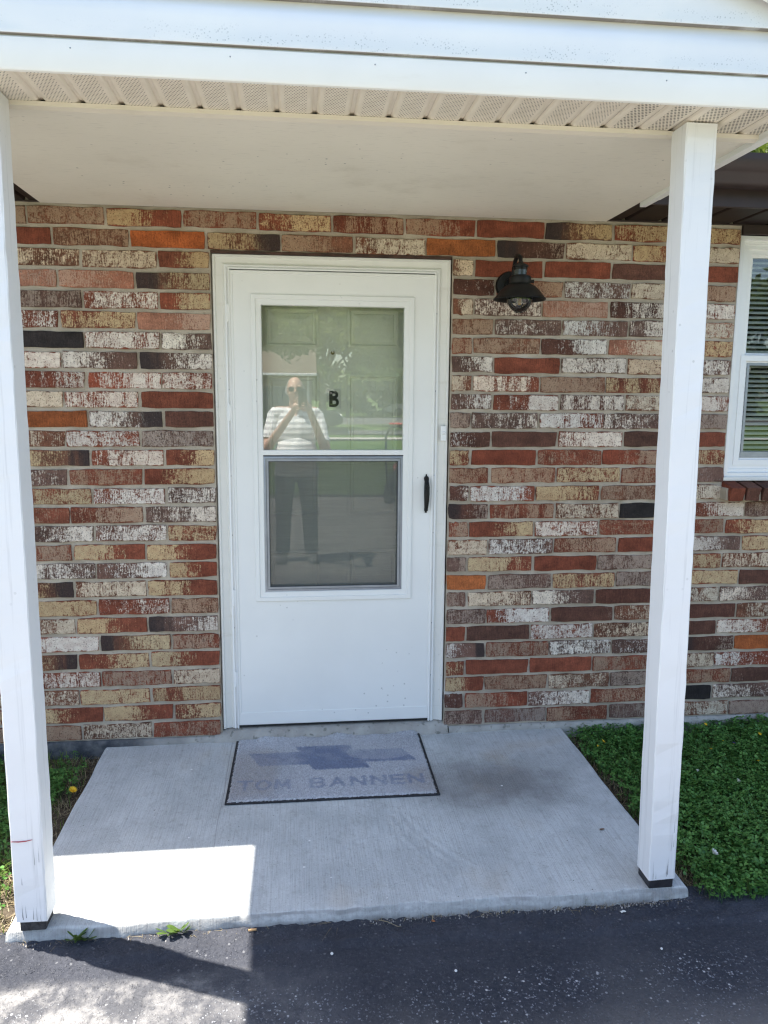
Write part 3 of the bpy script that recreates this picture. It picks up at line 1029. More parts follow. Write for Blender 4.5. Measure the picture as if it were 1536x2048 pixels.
for zc in (1.866, 1.452, .640, .262):
    hg = MB().box(.0655, .0725, YD - .008, YD + .01, zc - .036, zc + .036, .001)
    hg.lathe([(.0045, -.036), (.0045, .036)], 8, 'z', (.0640, YD - .006, zc))
    hg.build('hinge', M['vinyl'], storm)

hd = MB()
hz = 1.098
prof = [(0, -.086, .004, .004), (.1, -.083, .006, .005), (.16, -.078, .0035, .004), (.22, -.073, .007, .006), (.3, -.066, .0085, .018), (.45, -.03, .0115, .034), (.6, .0, .0125, .038), (.75, .03, .0125, .036), (.86, .056, .010, .022), (.92, .068, .0115, .010), (.95, .074, .010, .007), (.98, .078, .004, .005), (1, .087, .0025, .003)]
vs, fs = [], []
for _, z, hw, out in prof:
    for a in range(10):
        t = 2 * math.pi * a / 10
        vs.append((.918 + hw * math.cos(t), YD - out * .62 + (-.010 if out > .01 else -.004) * math.sin(t), hz + z))
for i in range(len(prof) - 1):
    for a in range(10):
        b = (a + 1) % 10
        fs.append((i * 10 + a, i * 10 + b, i * 10 + 10 + b, i * 10 + 10 + a))
fs += [tuple(range(10))[::-1], tuple(range(120, 130))]
hd.add(vs, fs)
hd.box(.909, .927, YD - .034, YD - .028, hz + .018, hz + .046, .002)
hd.lathe([(.006, 0), (.006, .005), (.004, .007)], 10, 'y', (.918, YD - .040, hz + .036))
hd.box(.910, .926, YD - .012, YD, hz + .060, hz + .078, .002).box(.910, .926, YD - .012, YD, hz - .078, hz - .062, .002)
hd.build('pull_handle', M['black_metal'], storm, True, angle=40)

# ---- inner six panel door seen through the glass
YI = .120
fd = MB().box(.03, .985, YI, YI + .045, .03, 2.07).build('front_door', M['door_paint'], house)
fd['label'] = 'painted panelled inner door behind the glass of the storm door'
for x0, x1 in ((.212, .448), (.573, .806)):
    for z0, z1 in ((1.738, 1.905), (.985, 1.622), (.30, .826)):
        pn = MB().frame(x0, x1, z0, z1, .075, [(0, YI + .001), (0, YI - .007), (.14, YI - .010), (.24, YI - .0005), (.36, YI - .0003), (.40, YI - .004), (.98, YI - .010), (1.0, YI - .010)])
        pn.box(x0 + .074, x1 - .074, YI - .010, YI, z0 + .074, z1 - .074) if z1 - z0 > .2 else None
        if z1 - z0 <= .2:
            pn = MB().frame(x0, x1, z0, z1, .075, [(0, YI + .001), (0, YI - .007), (.14, YI - .010), (.24, YI - .0005), (.36, YI - .0003), (.40, YI - .004), (.78, YI - .010)], wt=.062)
            pn.box(x0 + .058, x1 - .058, YI - .0102, YI, z0 + .048, z1 - .048)
        pn.build('door_panel', M['door_paint'], fd, True, angle=18)
MB().lathe([(.0085, -.004), (.0085, .004)], 14, 'y', (.508, YI - .003, 1.714)).build('peephole', M['brass'], fd)
MB().box(.481, .545, YI - .0035, YI - .001, 1.470, 1.556).build('letter_plate', M['paper'], fd)


def flat_strokes(strokes, w, y, ox, oz, sx=1.0, sz=1.0):
    mb = MB()
    for pts in strokes:
        n = len(pts)
        vs = []
        for i in range(n):
            a, b = pts[max(0, i - 1)], pts[min(n - 1, i + 1)]
            tx, tz = (b[0] - a[0]) * sx, (b[1] - a[1]) * sz
            l = math.hypot(tx, tz) or 1
            nx, nz = -tz / l * w / 2, tx / l * w / 2
            px, pz = ox + pts[i][0] * sx, oz + pts[i][1] * sz
            vs += [(px + nx, y, pz + nz), (px - nx, y, pz - nz), (px + nx, y + .0012, pz + nz), (px - nx, y + .0012, pz - nz)]
        fs = []
        for i in range(n - 1):
            a, b = i * 4, i * 4 + 4
            fs += [(a, a + 1, b + 1, b), (a + 2, b + 2, b + 3, a + 3), (a, b, b + 2, a + 2), (a + 1, a + 3, b + 3, b + 1)]
        mb.add(vs, fs)
    return mb


def arc(cx, cz, rx, rz, a0, a1, n=8):
    return [(cx + rx * math.cos(math.radians(a0 + (a1 - a0) * i / n)), cz + rz * math.sin(math.radians(a0 + (a1 - a0) * i / n))) for i in range(n + 1)]


lb = MB()
yl = YI - .0048
# bold condensed capital B: stem, two bowls
b_ = flat_strokes([[(.006, 0), (.006, .070)]], .015, yl, .4935, 1.478)
b2 = flat_strokes([[(.010, .0645), (.022, .0645)] + arc(.022, .053, .0105, .0115, 90, -90) + [(.010, .0405)]], .0125, yl - .0002, .4935, 1.478)
b3 = flat_strokes([[(.010, .0335), (.023, .0335)] + arc(.023, .0195, .0125, .0140, 90, -90) + [(.010, .0055)]], .0125, yl - .0004, .4935, 1.478)
for q in (b_, b2, b3): lb.add(q.v, q.f)
lb.build('letter', M['ink'], fd)
# bits of the frame around the inner door
MB().box(-.03, .03, .05, .17, .0, 2.11).box(.985, 1.045, .05, .17, .0, 2.11).box(-.03, 1.045, .05, .17, 2.07, 2.11).build('inner_jamb', M['door_paint'], house)

# ---- window on the right
wd = MB().frame(WX0 + .003, WX1 - .003, WZ0 + .004, WZ1 - .003, .052, [(0, .06), (0, .010), (.30, .006), (.36, .022), (.62, .022), (.66, .030), (1, .030), (1, .09)])
win = wd.build('window', M['vinyl'], house, True, angle=25)
win['label'] = 'white double hung window with closed horizontal blinds'
sx0, sx1 = WX0 + .055, WX1 - .055
for nm, z0, z1, y in (('upper_sash', 1.700, WZ1 - .055, .040), ('lower_sash', WZ0 + .056, 1.722, .026)):
    MB().frame(sx0, sx1, z0, z1, .034, [(0, y + .03), (0, y), (.7, y - .002), (.85, y + .006), (1, y + .008), (1, y + .03)]).build(nm, M['vinyl'], win, True, angle=25)
    MB().box(sx0 + .03, sx1 - .03, y + .016, y + .020, z0 + .03, z1 - .03).build('window_pane', M['window_glass'], win)
MB().frame(sx0 + .036, sx1 - .036, WZ0 + .092, 1.69, .012, [(0, .036), (0, .032), (1, .032), (1, .036)]).build('screen_frame', M['grey_aluminium'], win)
MB().box(sx0 + .034, sx1 - .034, .030, .034, WZ0 + .0905, WZ0 + .118, .001).build('bottom_rail', M['grey_aluminium'], win)
lk = MB().box(2.52, 2.58, .006, .028, 1.722, 1.736, .003); lk.lathe([(.012, 0), (.012, .012)], 12, 'z', (2.55, .02, 1.736)); lk.box(2.545, 2.59, .0, .012, 1.738, 1.746, .002)
lk.build('sash_lock', M['vinyl'], win, True, angle=30)
slat_me = None
nsl = 46
for i in range(nsl):
    z = WZ0 + .09 + i * .0222
    if slat_me is None:
        o = MB().extrude_x([(.085, -.0065), (.091, .0002), (.098, .0035), (.104, .0062), (.104, .0056), (.098, .0029), (.091, -.0004), (.0855, -.0070)], sx0 + .03, sx1 - .03, closed=True).build('blind_slat', M['blind'], win, True, angle=40)
        slat_me = o.data
    else:
        o = link('blind_slat', slat_me, win)
    o.location.z = z
    o.rotation_euler.x = random.gauss(0, .004)
MB().box(WX0 + .001, WX1 + .02, -.008, .03, WZ1 + .0005, 2.2865, .002).build('head_trim', M['brown_trim'], house)
MB().box(WX0 - .002, WX1, -.004, .035, WZ0 - .016, WZ0 + .004, .003).build('window_caulk', M['trim_white'], house)
MB().add([(WX0, .25, WZ0), (WX1, .25, WZ0), (WX1, .25, WZ1), (WX0, .25, WZ1)], [(0, 1, 2, 3)]).build('room_backing', M['dark_room'], house)

# rowlock sill of slanted bricks under the window
sillr = np.random.default_rng(5)
x = WX0 - .004
i = 0
while x < WX1 + .02:
    w = .066
    k = ['R', 'D', 'd', 'y', 'p', 'R', 'D', 'w'][i % 8]
    me = brick_mesh(w, .064, .15, 900 + i, wob=.0012)
    o = link('sill_brick', me, house, (x + w / 2, -.074 + sillr.normal(0, .002), 1.0945))
    o.rotation_euler = (math.radians(14), 0, 0)
    b, c, amt, dark, seed, grad, st = brick_props(k, sillr)
    o['b_base'] = b; o['b_coat'] = c; o['b_par'] = (float(amt) * .8, float(dark), float(seed)); o['b_shp'] = (w / 2, float(grad), .6)
    x += .079; i += 1
MB().box(WX0 - .014, WX1 + .02, -.055, .10, 1.064, 1.122, .004).build('sill_mortar', M['mortar'], house)

# ---- brown eaves of the house
sfx = -4.5
sp = None
soffit_m = NT('brown_vented_soffit')
_co = soffit_m.coord()
_v = soffit_m.voro(_co, 150, rand=.0)
soffit_m = soffit_m.done(soffit_m.mix(soffit_m.ramp(_v, .2, .34, .75, 0), (.022, .013, .011), (.005, .004, .004)), .6, 0, .25)
while sfx < 8:
    if sp is None:
        mb = MB().extrude_y([(0, .012), (.004, .001), (.010, 0), (.142, 0), (.148, .001), (.152, .012), (.165, .012)], -.315, .012)
        sp = mb.build('soffit_panel', soffit_m, house, loc=(sfx, 0, 2.2880))
    else:
        link('soffit_panel', sp.data, house, (sfx, 0, 2.2880))
    sfx += .165
MB().extrude_x([(.012, 2.283), (-.006, 2.283), (-.006, 2.2875), (.012, 2.2875)], -4.5, 8, closed=True).build('soffit_channel', M['brown_metal'], house)
MB().box(-4.5, -.693, -.328, -.3155, 2.277, 2.45, .002).build('fascia', M['brown_metal'], house)
MB().box(1.7185, 8, -.328, -.3155, 2.277, 2.45, .002).build('fascia', M['brown_metal'], house)
g = [(-.330, 2.345), (-.365, 2.335), (-.392, 2.337), (-.405, 2.352), (-.408, 2.378), (-.418, 2.390), (-.436, 2.412), (-.438, 2.432), (-.438, 2.450), (-.426, 2.450), (-.426, 2.440), (-.428, 2.415), (-.400, 2.386), (-.396, 2.355), (-.380, 2.345), (-.330, 2.352)]
MB().extrude_x(g, -4.5, 8, closed=True).build('gutter', M['brown_metal'], house, True, angle=50)
rf = MB()
rf.add([(-4.9, -.40, 2.458), (8.4, -.40, 2.458), (8.4, 4.4, 3.90), (-4.9, 4.4, 3.90), (8.4, 9.2, 2.458), (-4.9, 9.2, 2.458)], [(0, 1, 2, 3), (3, 2, 4, 5)])
rf.add([(-4.9, -.40, 2.446), (8.4, -.40, 2.446), (8.4, 4.4, 3.888), (-4.9, 4.4, 3.888), (8.4, 9.2, 2.446), (-4.9, 9.2, 2.446)], [(3, 2, 1, 0), (5, 4, 2, 3)])
rf.add([(-4.9, -.40, 2.458), (8.4, -.40, 2.458), (8.4, -.40, 2.446), (-4.9, -.40, 2.446)], [(0, 3, 2, 1)])
rf.build('roof', M['shingle'], house)
MB().box(-4.5, 8, -.40, -.31, 2.4405, 2.4475).build('drip_edge', M['brown_trim'], house)

# ------------------------------------------------------------------ porch roof with gable
PX0, PX1, PYF = -.690, 1.715, -1.310
RIDGE_X, RIDGE_Z, SLOPE = .5125, 2.915, .36
porch = thing('porch_roof', 'white gabled porch roof with cream plywood ceiling and perforated soffit over the front door', 'porch roof')


def under(x): return RIDGE_Z - SLOPE * abs(x - RIDGE_X)


cl = MB().box(PX0 + .03, PX1 - .03, -1.100, -.002, 2.2800, 2.2865).build('ceiling_panel', M['ceiling'], porch)
# perforated vinyl soffit pieces
def perf(name, scale, lo, hi):
    n = NT(name)
    co = n.vmath('MULTIPLY', n.coord(), (scale, scale * .92, 1))
    s = n.sep(co)
    fy = n.math('FLOOR', s[1])
    sx = n.math('FRACT', n.math('ADD', s[0], n.math('MULTIPLY', n.math('MODULO', fy, 2.0), .5)))
    sy = n.math('FRACT', s[1])
    d = n.math('SQRT', n.math('ADD', n.math('POWER', n.math('SUBTRACT', sx, .5), 2.0), n.math('POWER', n.math('SUBTRACT', sy, .5), 2.0)))
    hole = n.ramp(d, lo, hi, 1, 0)
    x = n.sep(n.coord())
    flat = n.math('MULTIPLY', n.ramp(x[0], .016, .018), n.ramp(x[0], .074, .076, 1, 0))
    base = n.mix(n.ramp(n.noise(n.coord('Generated'), 3, 4), .3, .7), (.70, .64, .54), (.78, .72, .62))
    c = n.mix(n.math('MULTIPLY', n.math('MULTIPLY', hole, flat), .92), base, (.05, .042, .032))
    return n.done(c, .45)


M['perf_a'] = perf('perforated_vinyl', 118, .17, .26)
M['perf_b'] = perf('wide_perforated_vinyl', 98, .26, .36)
pa = pb = None
px = PX0 + .03 - .045
yb, yf = -1.1012, PYF + .001
prof = [(0, .0085), (.003, .004), (.008, .0005), (.014, 0), (.078, 0), (.084, .0005), (.089, .004), (.092, .0085), (.1015, .009)]
for i in range(24):
    wide = px > 1.13
    src = pb if wide else pa
    if src is None:
        ob = MB().extrude_y(prof, yf, yb).build('soffit_panel', M['perf_b'] if wide else M['perf_a'], porch, True, angle=35)
        # turned down lip where the panel meets the channel
        if wide: pb = ob
        else: pa = ob
    else:
        ob = link('soffit_panel', src.data, porch)
    ob.location = (px, 0, 2.2835)
    px += .1015
MB().box(PX0 + .02, PX1 - .02, yf, -1.10, 2.2990, 2.303).build('soffit_backing', M['dark_room'], porch)
MB().extrude_x([(-1.120, 2.2828), (-1.120, 2.2710), (-1.100, 2.2665), (-1.096, 2.2685), (-1.096, 2.2795), (-1.100, 2.2828)], PX0 + .03, PX1 - .03, closed=True).build('channel_trim', M['cream'], porch)
# frieze board at the bottom of the gable
MB().extrude_x([(PYF, 2.300), (PYF + .0005, 2.2835), (PYF - .004, 2.2800), (PYF - .012, 2.2815), (PYF - .016, 2.287), (PYF - .0155, 2.352), (PYF - .006, 2.362), (PYF - .006, 2.40)], PX0 - .01, PX1 + .01).build('frieze_board', M['vinyl'], porch, True, angle=40)
nl = MB()
for xx in (-.17, .20, .55, .93, 1.30):
    nl.lathe([(.0001, -.0014), (.0016, -.0010), (.0020, .0)], 8, 'y', (xx, PYF - .0157, 2.334), caps=False)
nl.build('frieze_nail', M['grey_aluminium'], porch)


def make_siding():
    n = NT('weathered_vinyl_siding')
    co = n.coord()
    s = n.sep(co)
    c = n.mix(n.ramp(n.noise(co, 3, 4), .3, .75), (.76, .77, .78), (.82, .82, .80))
    low = n.ramp(s[2], .012, .055, 1, 0)
    low2 = n.math('MULTIPLY', low, n.ramp(s[2], .0, .012, .25, 1))
    g = n.math('MULTIPLY', n.ramp(n.noise(n.vmath('MULTIPLY', co, (1.8, 1, 3)), 1, 4, .65), .36, .52), low2)
    sp = n.ramp(n.voro(co, 150), .22, .36, 1, 0)
    sp = n.math('MULTIPLY', sp, n.ramp(n.noise(n.vmath('MULTIPLY', co, (9, 1, 30)), 1, 4, .7), .47, .60))
    c = n.mix(n.math('MULTIPLY', n.math('MULTIPLY', sp, g), .75), c, (.24, .26, .27))
    c = n.mix(n.math('MULTIPLY', g, .35), c, (.56, .64, .70))
    edge = n.math('MULTIPLY', n.ramp(s[2], .0005, .0022, 1, 0), n.ramp(n.noise(n.vmath('MULTIPLY', co, (5, 1, 1)), 1, 6, .75), .25, .50, .55, 1))  # dirty butt edge together with the painted shadow gap below it
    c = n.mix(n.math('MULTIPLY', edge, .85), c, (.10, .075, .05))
    up = n.math('MULTIPLY', n.ramp(s[2], .080, .108, 0, 1), .30)  # tan shading painted under the lip of the board above
    c = n.mix(up, c, (.62, .54, .40))
    return n.done(c, .42)


M['siding'] = make_siding()
z0 = 2.3580
while z0 < RIDGE_Z - .04:
    pr = [(PYF - .004, 0), (PYF - .018, 0), (PYF - .0205, .002), (PYF - .021, .006), (PYF - .0195, .060), (PYF - .0185, .074), (PYF - .014, .084), (PYF - .0075, .096), (PYF - .0045, .108), (PYF - .004, .118)]
    zz = z0
    fx0 = lambda z: max(PX0 - .012, RIDGE_X - (RIDGE_Z + .0 - min(z + zz, RIDGE_Z - .001)) / SLOPE)
    fx1 = lambda z: min(PX1 + .012, RIDGE_X + (RIDGE_Z + .0 - min(z + zz, RIDGE_Z - .001)) / SLOPE)
    MB().extrude_x(pr, fx0, fx1).build('siding_board', M['siding'], porch, True, angle=40, loc=(0, 0, z0))
    z0 += .1105
# sides, rakes and roof planes
for sx, xa in ((-1, PX0), (1, PX1 - .03)):
    MB().box(xa, xa + .03, PYF + .002, -.445, 2.2640, 2.455, .002).build('side_fascia', M['vinyl'], porch)
    MB().box(xa + .002, xa + .028, -.4445, -.329, 2.2645, 2.335, .002).build('side_return', M['vinyl'], porch)
ex = 1.235
def slope_box(sgn, e0, e1, y0, y1, off0, off1):
    """box lying on one roof slope between distances e0..e1 from the ridge; off: height above the underside"""
    xa, xb = RIDGE_X + sgn * e0, RIDGE_X + sgn * e1
    za, zb = RIDGE_Z - SLOPE * e0, RIDGE_Z - SLOPE * e1
    vs = [(xa, y0, za + off0), (xb, y0, zb + off0), (xb, y1, zb + off0), (xa, y1, za + off0), (xa, y0, za + off1), (xb, y0, zb + off1), (xb, y1, zb + off1), (xa, y1, za + off1)]
    return MB().add(vs, [(0, 1, 2, 3), (4, 7, 6, 5), (0, 4, 5, 1), (1, 5, 6, 2), (2, 6, 7, 3), (3, 7, 4, 0)])
for sgn in (-1, 1):
    slope_box(sgn, .0, ex, PYF - .045, 1.25, .012, .055).build('roof_plane', M['shingle'], porch)
    slope_box(sgn, .0, ex + .008, PYF - .062, PYF - .0455, -.028, .050).build('rake_board', M['vinyl'], porch)

# ------------------------------------------------------------------ porch posts
def make_post(name, label, x0, x1, y0, y1, z0, z1, lean, seed, base_mat, base_inset, mark=False):
    t = thing(name, label, 'porch post', ((x0 + x1) / 2, (y0 + y1) / 2, -.03), 'white square posts holding up the porch roof')
    hx, hy = (x1 - x0) / 2, (y1 - y0) / 2
    r = np.random.default_rng(seed)
    n = 60
    V, F = [], []
    c = .0035
    ring = [(-hx + c, -hy), (hx - c, -hy), (hx, -hy + c), (hx, hy - c), (hx - c, hy), (-hx + c, hy), (-hx, hy - c), (-hx, -hy + c)]
    zs = np.linspace(z0, z1, n)
    for i, z in enumerate(zs):
        w = (z - z0) / (z1 - z0)
        for k, (a, b) in enumerate(ring):
            V.append((a + lean * w + .0012 * float(vnoise(z, k * 3.1, 4, seed)) + .0005 * r.normal(), b + .0008 * r.normal(), z + (.004 * r.normal() if i == 0 else 0)))
    for i in range(n - 1):
        for k in range(8):
            k2 = (k + 1) % 8
            F.append((i * 8 + k, i * 8 + k2, i * 8 + 8 + k2, i * 8 + 8 + k))
    F += [tuple(range(8))[::-1], tuple((n - 1) * 8 + k for k in range(8))]
    MB().add(V, F).build('post_shaft', M['post_paint'], t, loc=(0, 0, .03))
    b = base_inset
    MB().box(-hx + b, hx - b, -hy + b, hy - b, .0005, z0 + .036, .003).build('post_base', base_mat, t)
    # drying cracks near the foot
    ck = MB()
    for _ in range(9):
        xx = r.uniform(-hx * .8, hx * .8); zz = z0 + r.uniform(0.0, .02); l = r.uniform(.02, .075)
        if _ > 5: zz += r.uniform(.05, .2)
        w = r.uniform(.0003, .0007)
        ck.add([(xx - w, -hy - .0022, zz), (xx + w, -hy - .0022, zz), (xx + r.normal(0, .001), -hy - .0022, zz + l)], [(0, 1, 2)])
    o = ck.build('drying_crack', M['ink'], t, loc=(0, 0, .03))
    return t


lp = make_post('porch_post', 'white square porch post with a red scratch near its foot', -.477, -.388, -1.213, -1.124, .006, 2.2800, .006, 3, M['rotten'], .008)
rp = make_post('porch_post', 'white square post in front of the clover with a black base plate', 1.455, 1.544, -1.204, -1.115, .004, 2.2795, -.032, 5, M['post_base'], .004)
rs = MB().tube([(-.040, -.0462, .262), (-.02, -.0462, .2605), (.0, -.0462, .2615), (.018, -.0462, .265)], [.0009, .0016, .0014, .0007], 6).build('red_scratch', plain('red_crayon', (.40, .05, .06), .7), lp, loc=(0, 0, .03))

# ------------------------------------------------------------------ wall lamp
LX, LY = 1.264, -.170
lamp = thing('wall_lamp', 'black barn style wall lamp with a caged clear globe on the brick wall', 'wall lamp', (LX, 0, 1.93))
MB().lathe([(.060, .0), (.060, -.012), (.056, -.020), (.030, -.026), (.028, -.040), (.0, -.042)], 28, 'y', (0, 0, .070), caps=False).build('back_plate', M['black_metal'], lamp, True, angle=35)
pts = [(0, -.03, .070), (0, -.06, .080), (0, -.075, .105), (0, -.080, .135)] + [(0, -.125 + .045 * math.cos(math.radians(a)), .140 + .040 * math.sin(math.radians(a))) for a in range(160, 20, -20)][::-1]
pts = [(0, -.030, .072), (0, -.055, .082), (0, -.068, .108), (0, -.074, .135), (0, -.088, .160), (0, -.112, .1735), (0, -.140, .172), (0, LY + .004, .160), (0, LY, .140)]
MB().tube(pts, [.010, .010, .0095, .009, .009, .009, .009, .0085, .008], 12).build('lamp_arm', M['black_metal'], lamp, True, angle=60)
MB().lathe([(.008, .146), (.012, .140), (.021, .136), (.029, .131), (.032, .128), (.032, .124), (.028, .122), (.028, .112), (.0, .112)], 24, 'z', (0, LY, 0), caps=False).build('sensor_cap', M['black_metal'], lamp, True, angle=35)
MB().lathe([(.0265, .112), (.0265, .089)], 24, 'z', (0, LY, 0)).build('sensor_window', plain('smoked_lens', (.045, .055, .055), .12, 0, .4, 60), lamp, True, angle=35)
MB().lathe([(.0, .090), (.034, .090), (.042, .086), (.044, .082), (.044, .062), (.040, .056), (.040, .050)], 28, 'z', (0, LY, 0), caps=False).build('lamp_collar', M['black_metal'], lamp, True, angle=35)
tw = MB()
for a in (25, 205):
    tw.lathe([(.006, .043), (.007, .046), (.007, .054)], 8, 'x', (0, 0, 0))
tw = MB().tube([(.040, LY - .012, .066), (.054, LY - .015, .066)], [.006, .007], 10)
tw.build('thumb_screw', M['black_metal'], lamp)
sh = [(.030, .058), (.046, .055), (.062, .046), (.080, .030), (.093, .013), (.100, .004), (.106, -.001), (.1075, -.006), (.106, -.008), (.1035, -.006), (.098, .001), (.090, .010), (.076, .026), (.058, .041), (.030, .050)]
MB().lathe(sh, 48, 'z', (0, LY, 0), caps=False).build('lamp_shade', M['black_metal'], lamp, True, angle=40)
gl_prof = [(.0535 * math.sin(math.radians(a)), .002 - .058 * math.cos(math.radians(a))) for a in range(0, 100, 9)]
gl_prof[0] = (.0004, gl_prof[0][1])
MB().lathe(gl_prof, 32, 'z', (0, LY, 0), caps=False).build('lamp_globe', M['lamp_glass'], lamp, True)
bu = MB().lathe([(.0004, -.036), (.010, -.034), (.016, -.026), (.017, -.016), (.013, .0), (.010, .02)], 18, 'z', (0, LY, 0), caps=False)
bulb = bu.build('light_bulb', M['lamp_glass'], lamp, True)
fl = MB()
for k in range(4):
    a = k * math.pi / 2
    fl.tube([(.004 * math.cos(a), LY + .004 * math.sin(a), -.028), (.007 * math.cos(a), LY + .007 * math.sin(a), -.002)], .0012, 6)
fl.build('filament', plain('amber_filament', (.60, .36, .06), .4), bulb)
MB().lathe([(.011, .0), (.011, .05)], 14, 'z', (0, LY, 0)).build('lamp_socket', M['black_metal'], lamp)
cg = MB()
for k in range(2):
    a0 = math.radians(20 + 90 * k)
    for s in (1, -1):
        cg.tube([(s * .0565 * math.cos(a0) * math.sin(math.radians(t)), LY + s * .0565 * math.sin(a0) * math.sin(math.radians(t)), .002 - .061 * math.cos(math.radians(t))) for t in range(0, 96, 8)], .0014, 6)
cg.lathe([(.0525, .004), (.0545, .0015), (.0525, -.001), (.051, .0015), (.0525, .004)], 32, 'z', (0, LY, 0), caps=False)
cg.build('wire_cage', M['black_metal'], lamp, True, angle=60)

# ------------------------------------------------------------------ doorbell
bell = thing('doorbell', 'small white rectangular doorbell button on the right side of the door frame', 'doorbell', (.9905, .012, 1.366))
MB().box(-.0125, .0125, -.010, .004, -.033, .033, .002).build('bell_case', M['vinyl'], bell)
MB().lathe([(.0001, -.0145), (.0055, -.0140), (.0075, -.0120), (.0080, -.0095)], 18, 'y', (.002, 0, .002), caps=False).build('bell_button', M['vinyl'], bell, True)

# ------------------------------------------------------------------ door mat with worn print
def mat_strokes():
    """TOM BANNEN in heavy capitals; each letter in a 1 x 1 cell"""
    G = {'T': [[(0, 1), (1, 1)], [(.5, 1), (.5, 0)]], 'O': [arc(.5, .5, .5, .5, 0, 360, 16)], 'M': [[(0, 0), (.05, 1), (.5, .25), (.95, 1), (1, 0)]],
         'B': [[(0, 0), (0, 1), (.6, 1)] + arc(.6, .76, .3, .24, 90, -90) + [(0, .52), (.62, .52)] + arc(.64, .26, .34, .26, 90, -90) + [(0, 0)]],
         'A': [[(0, 0), (.5, 1), (1, 0)], [(.2, .32), (.8, .32)]], 'N': [[(0, 0), (0, 1), (1, 0), (1, 1)]], 'E': [[(.95, 1), (0, 1), (0, 0), (.95, 0)], [(0, .5), (.85, .5)]]}
    out = []
    xs = {0: .055, 1: .128, 2: .203, 3: .345, 4: .425, 5: .508, 6: .592, 7: .672, 8: .745}
    for i, ch in enumerate('TOMBANNEN'):
        for st in G[ch]:
            out.append([(xs[i] + (-.012) + .052 * a, .093 + .068 * b) for a, b in st])
    return out


def door_mat():
    mw, mh = .838, .555
    t = thing('door_mat', 'worn grey doormat with faded blue emblem and lettering in front of the door', 'doormat', (.480, -.2825, -.0285), rz=math.radians(-.4))
    # rubber base with a wavy back edge
    n = 80
    V, F = [], []
    X, Y = np.meshgrid(np.linspace(-mw / 2, mw / 2, n), np.linspace(-mh / 2, mh / 2, 40))
    lift = np.clip((Y - mh / 2 + .04) / .04, 0, 1)
    wav = lift * (.010 * np.maximum(0, np.sin(X * 21 + .6)) + .006 * np.maximum(0, np.sin(X * 37)))
    Z = .0045 + wav + .0006 * vnoise(X, Y, 8, 2)
    Yb = Y + lift * .006 * np.sin(X * 21)
    top = np.stack([X.ravel(), Yb.ravel(), Z.ravel()], 1)
    bot = top.copy(); bot[:, 2] -= .0035
    G = grid_faces(n, 40)
    k = len(top)
    ring = list(range(n)) + [n * j + n - 1 for j in range(1, 40)] + [n * 39 + i for i in range(n - 2, -1, -1)] + [n * j for j in range(38, 0, -1)]
    R = np.array(ring); R2 = np.roll(R, -1)
    Fa = np.concatenate([G, G[:, ::-1] + k, np.stack([R, k + R, k + R2, R2], 1)])
    o = np_mesh('rubber_border', np.concatenate([top, bot]), Fa, M['black_rubber'], t)
    fix_normals(o.data)
    # carpet pile
    nx, ny = 400, 260
    bx = .0115
    X, Y = np.meshgrid(np.linspace(-mw / 2 + bx, mw / 2 - bx, nx), np.linspace(-mh / 2 + bx, mh / 2 - .004, ny))
    r = np.random.default_rng(3)
    jx, jy = X + r.normal(0, .0035, X.shape), Y + r.normal(0, .0035, X.shape)
    U, Vv = jx + mw / 2, jy + mh / 2
    ink = np.zeros(X.shape)
    # bow tie emblem: two offset slanted bars
    cx, cy = U - .425, Vv - .345
    bar = (np.abs(cy - cx * .0) < .058) & (np.abs(cx + cy * .45) < .335)
    mid = (np.abs(cy) < .108) & (np.abs(cx + cy * .35) < .120)
    ink[bar | mid] = 1.0
    d = np.full(X.shape, 9.0)
    for st in mat_strokes(): d = np.minimum(d, seg_dist(U, Vv, st))
    ink[d < .0072] = .72
    fade = np.clip(.72 + .40 * vnoise(X, Y, 7, 4) + .22 * vnoise(X, Y, 26, 5), .52, 1)
    fade *= np.clip(1.05 - .5 * (vnoise(X, Y, 3, 8) > .45), .3, 1)
    ink = ink * np.where(d < .0085, np.maximum(fade, .72), fade)
    grey = np.array([.445, .450, .465]); blue = np.array([.195, .225, .305])
    col = grey * (1 + .10 * vnoise(X, Y, 5, 9)[..., None] + .20 * r.normal(0, 1, X.shape)[..., None])
    tanm = np.clip(vnoise(X, Y, 4.5, 6) * 1.0 - .3, 0, .35)[..., None]
    col = col * (1 - tanm) + np.array([.30, .25, .20]) * tanm
    col = col * (1 - ink[..., None]) + blue * ink[..., None] * (1 + .12 * r.normal(0, 1, X.shape)[..., None])
    col = np.clip(col, .01, 1)
    lift = np.clip((Y - mh / 2 + .04) / .04, 0, 1)
    wav = lift * (.010 * np.maximum(0, np.sin(X * 21 + .6)) + .006 * np.maximum(0, np.sin(X * 37)))
    edge = np.minimum(np.minimum(X + mw / 2 - bx, mw / 2 - bx - X), np.minimum(Y + mh / 2 - bx, mh / 2 - Y))
    Z = .0050 + wav + np.clip(edge / .006, 0, 1) * (.0042 + .0012 * vnoise(X, Y, 60, 7) + .0016 * r.normal(0, 1, X.shape) * .8)
    Xj = X + r.normal(0, .0006, X.shape); Yj = Y + r.normal(0, .0006, X.shape) + lift * .006 * np.sin(X * 21)
    ragged = (edge < .004) * r.normal(0, .0025, X.shape)
    c4 = np.concatenate([col, np.ones(X.shape + (1,))], 2)
    n_ = NT('worn_carpet')
    n_.b.inputs['Roughness'].default_value = .95
    n_.b.inputs['Specular IOR Level'].default_value = .1
    n_.put(n_.b.inputs['Base Color'], n_.attr('print'))
    np_mesh('carpet_pile', np.stack([(Xj + ragged).ravel(), (Yj + ragged).ravel(), Z.ravel()], 1), grid_faces(nx, ny), n_.mat, t, {'print': ('FLOAT_COLOR', 'POINT', c4.reshape(-1, 4))})


door_mat()

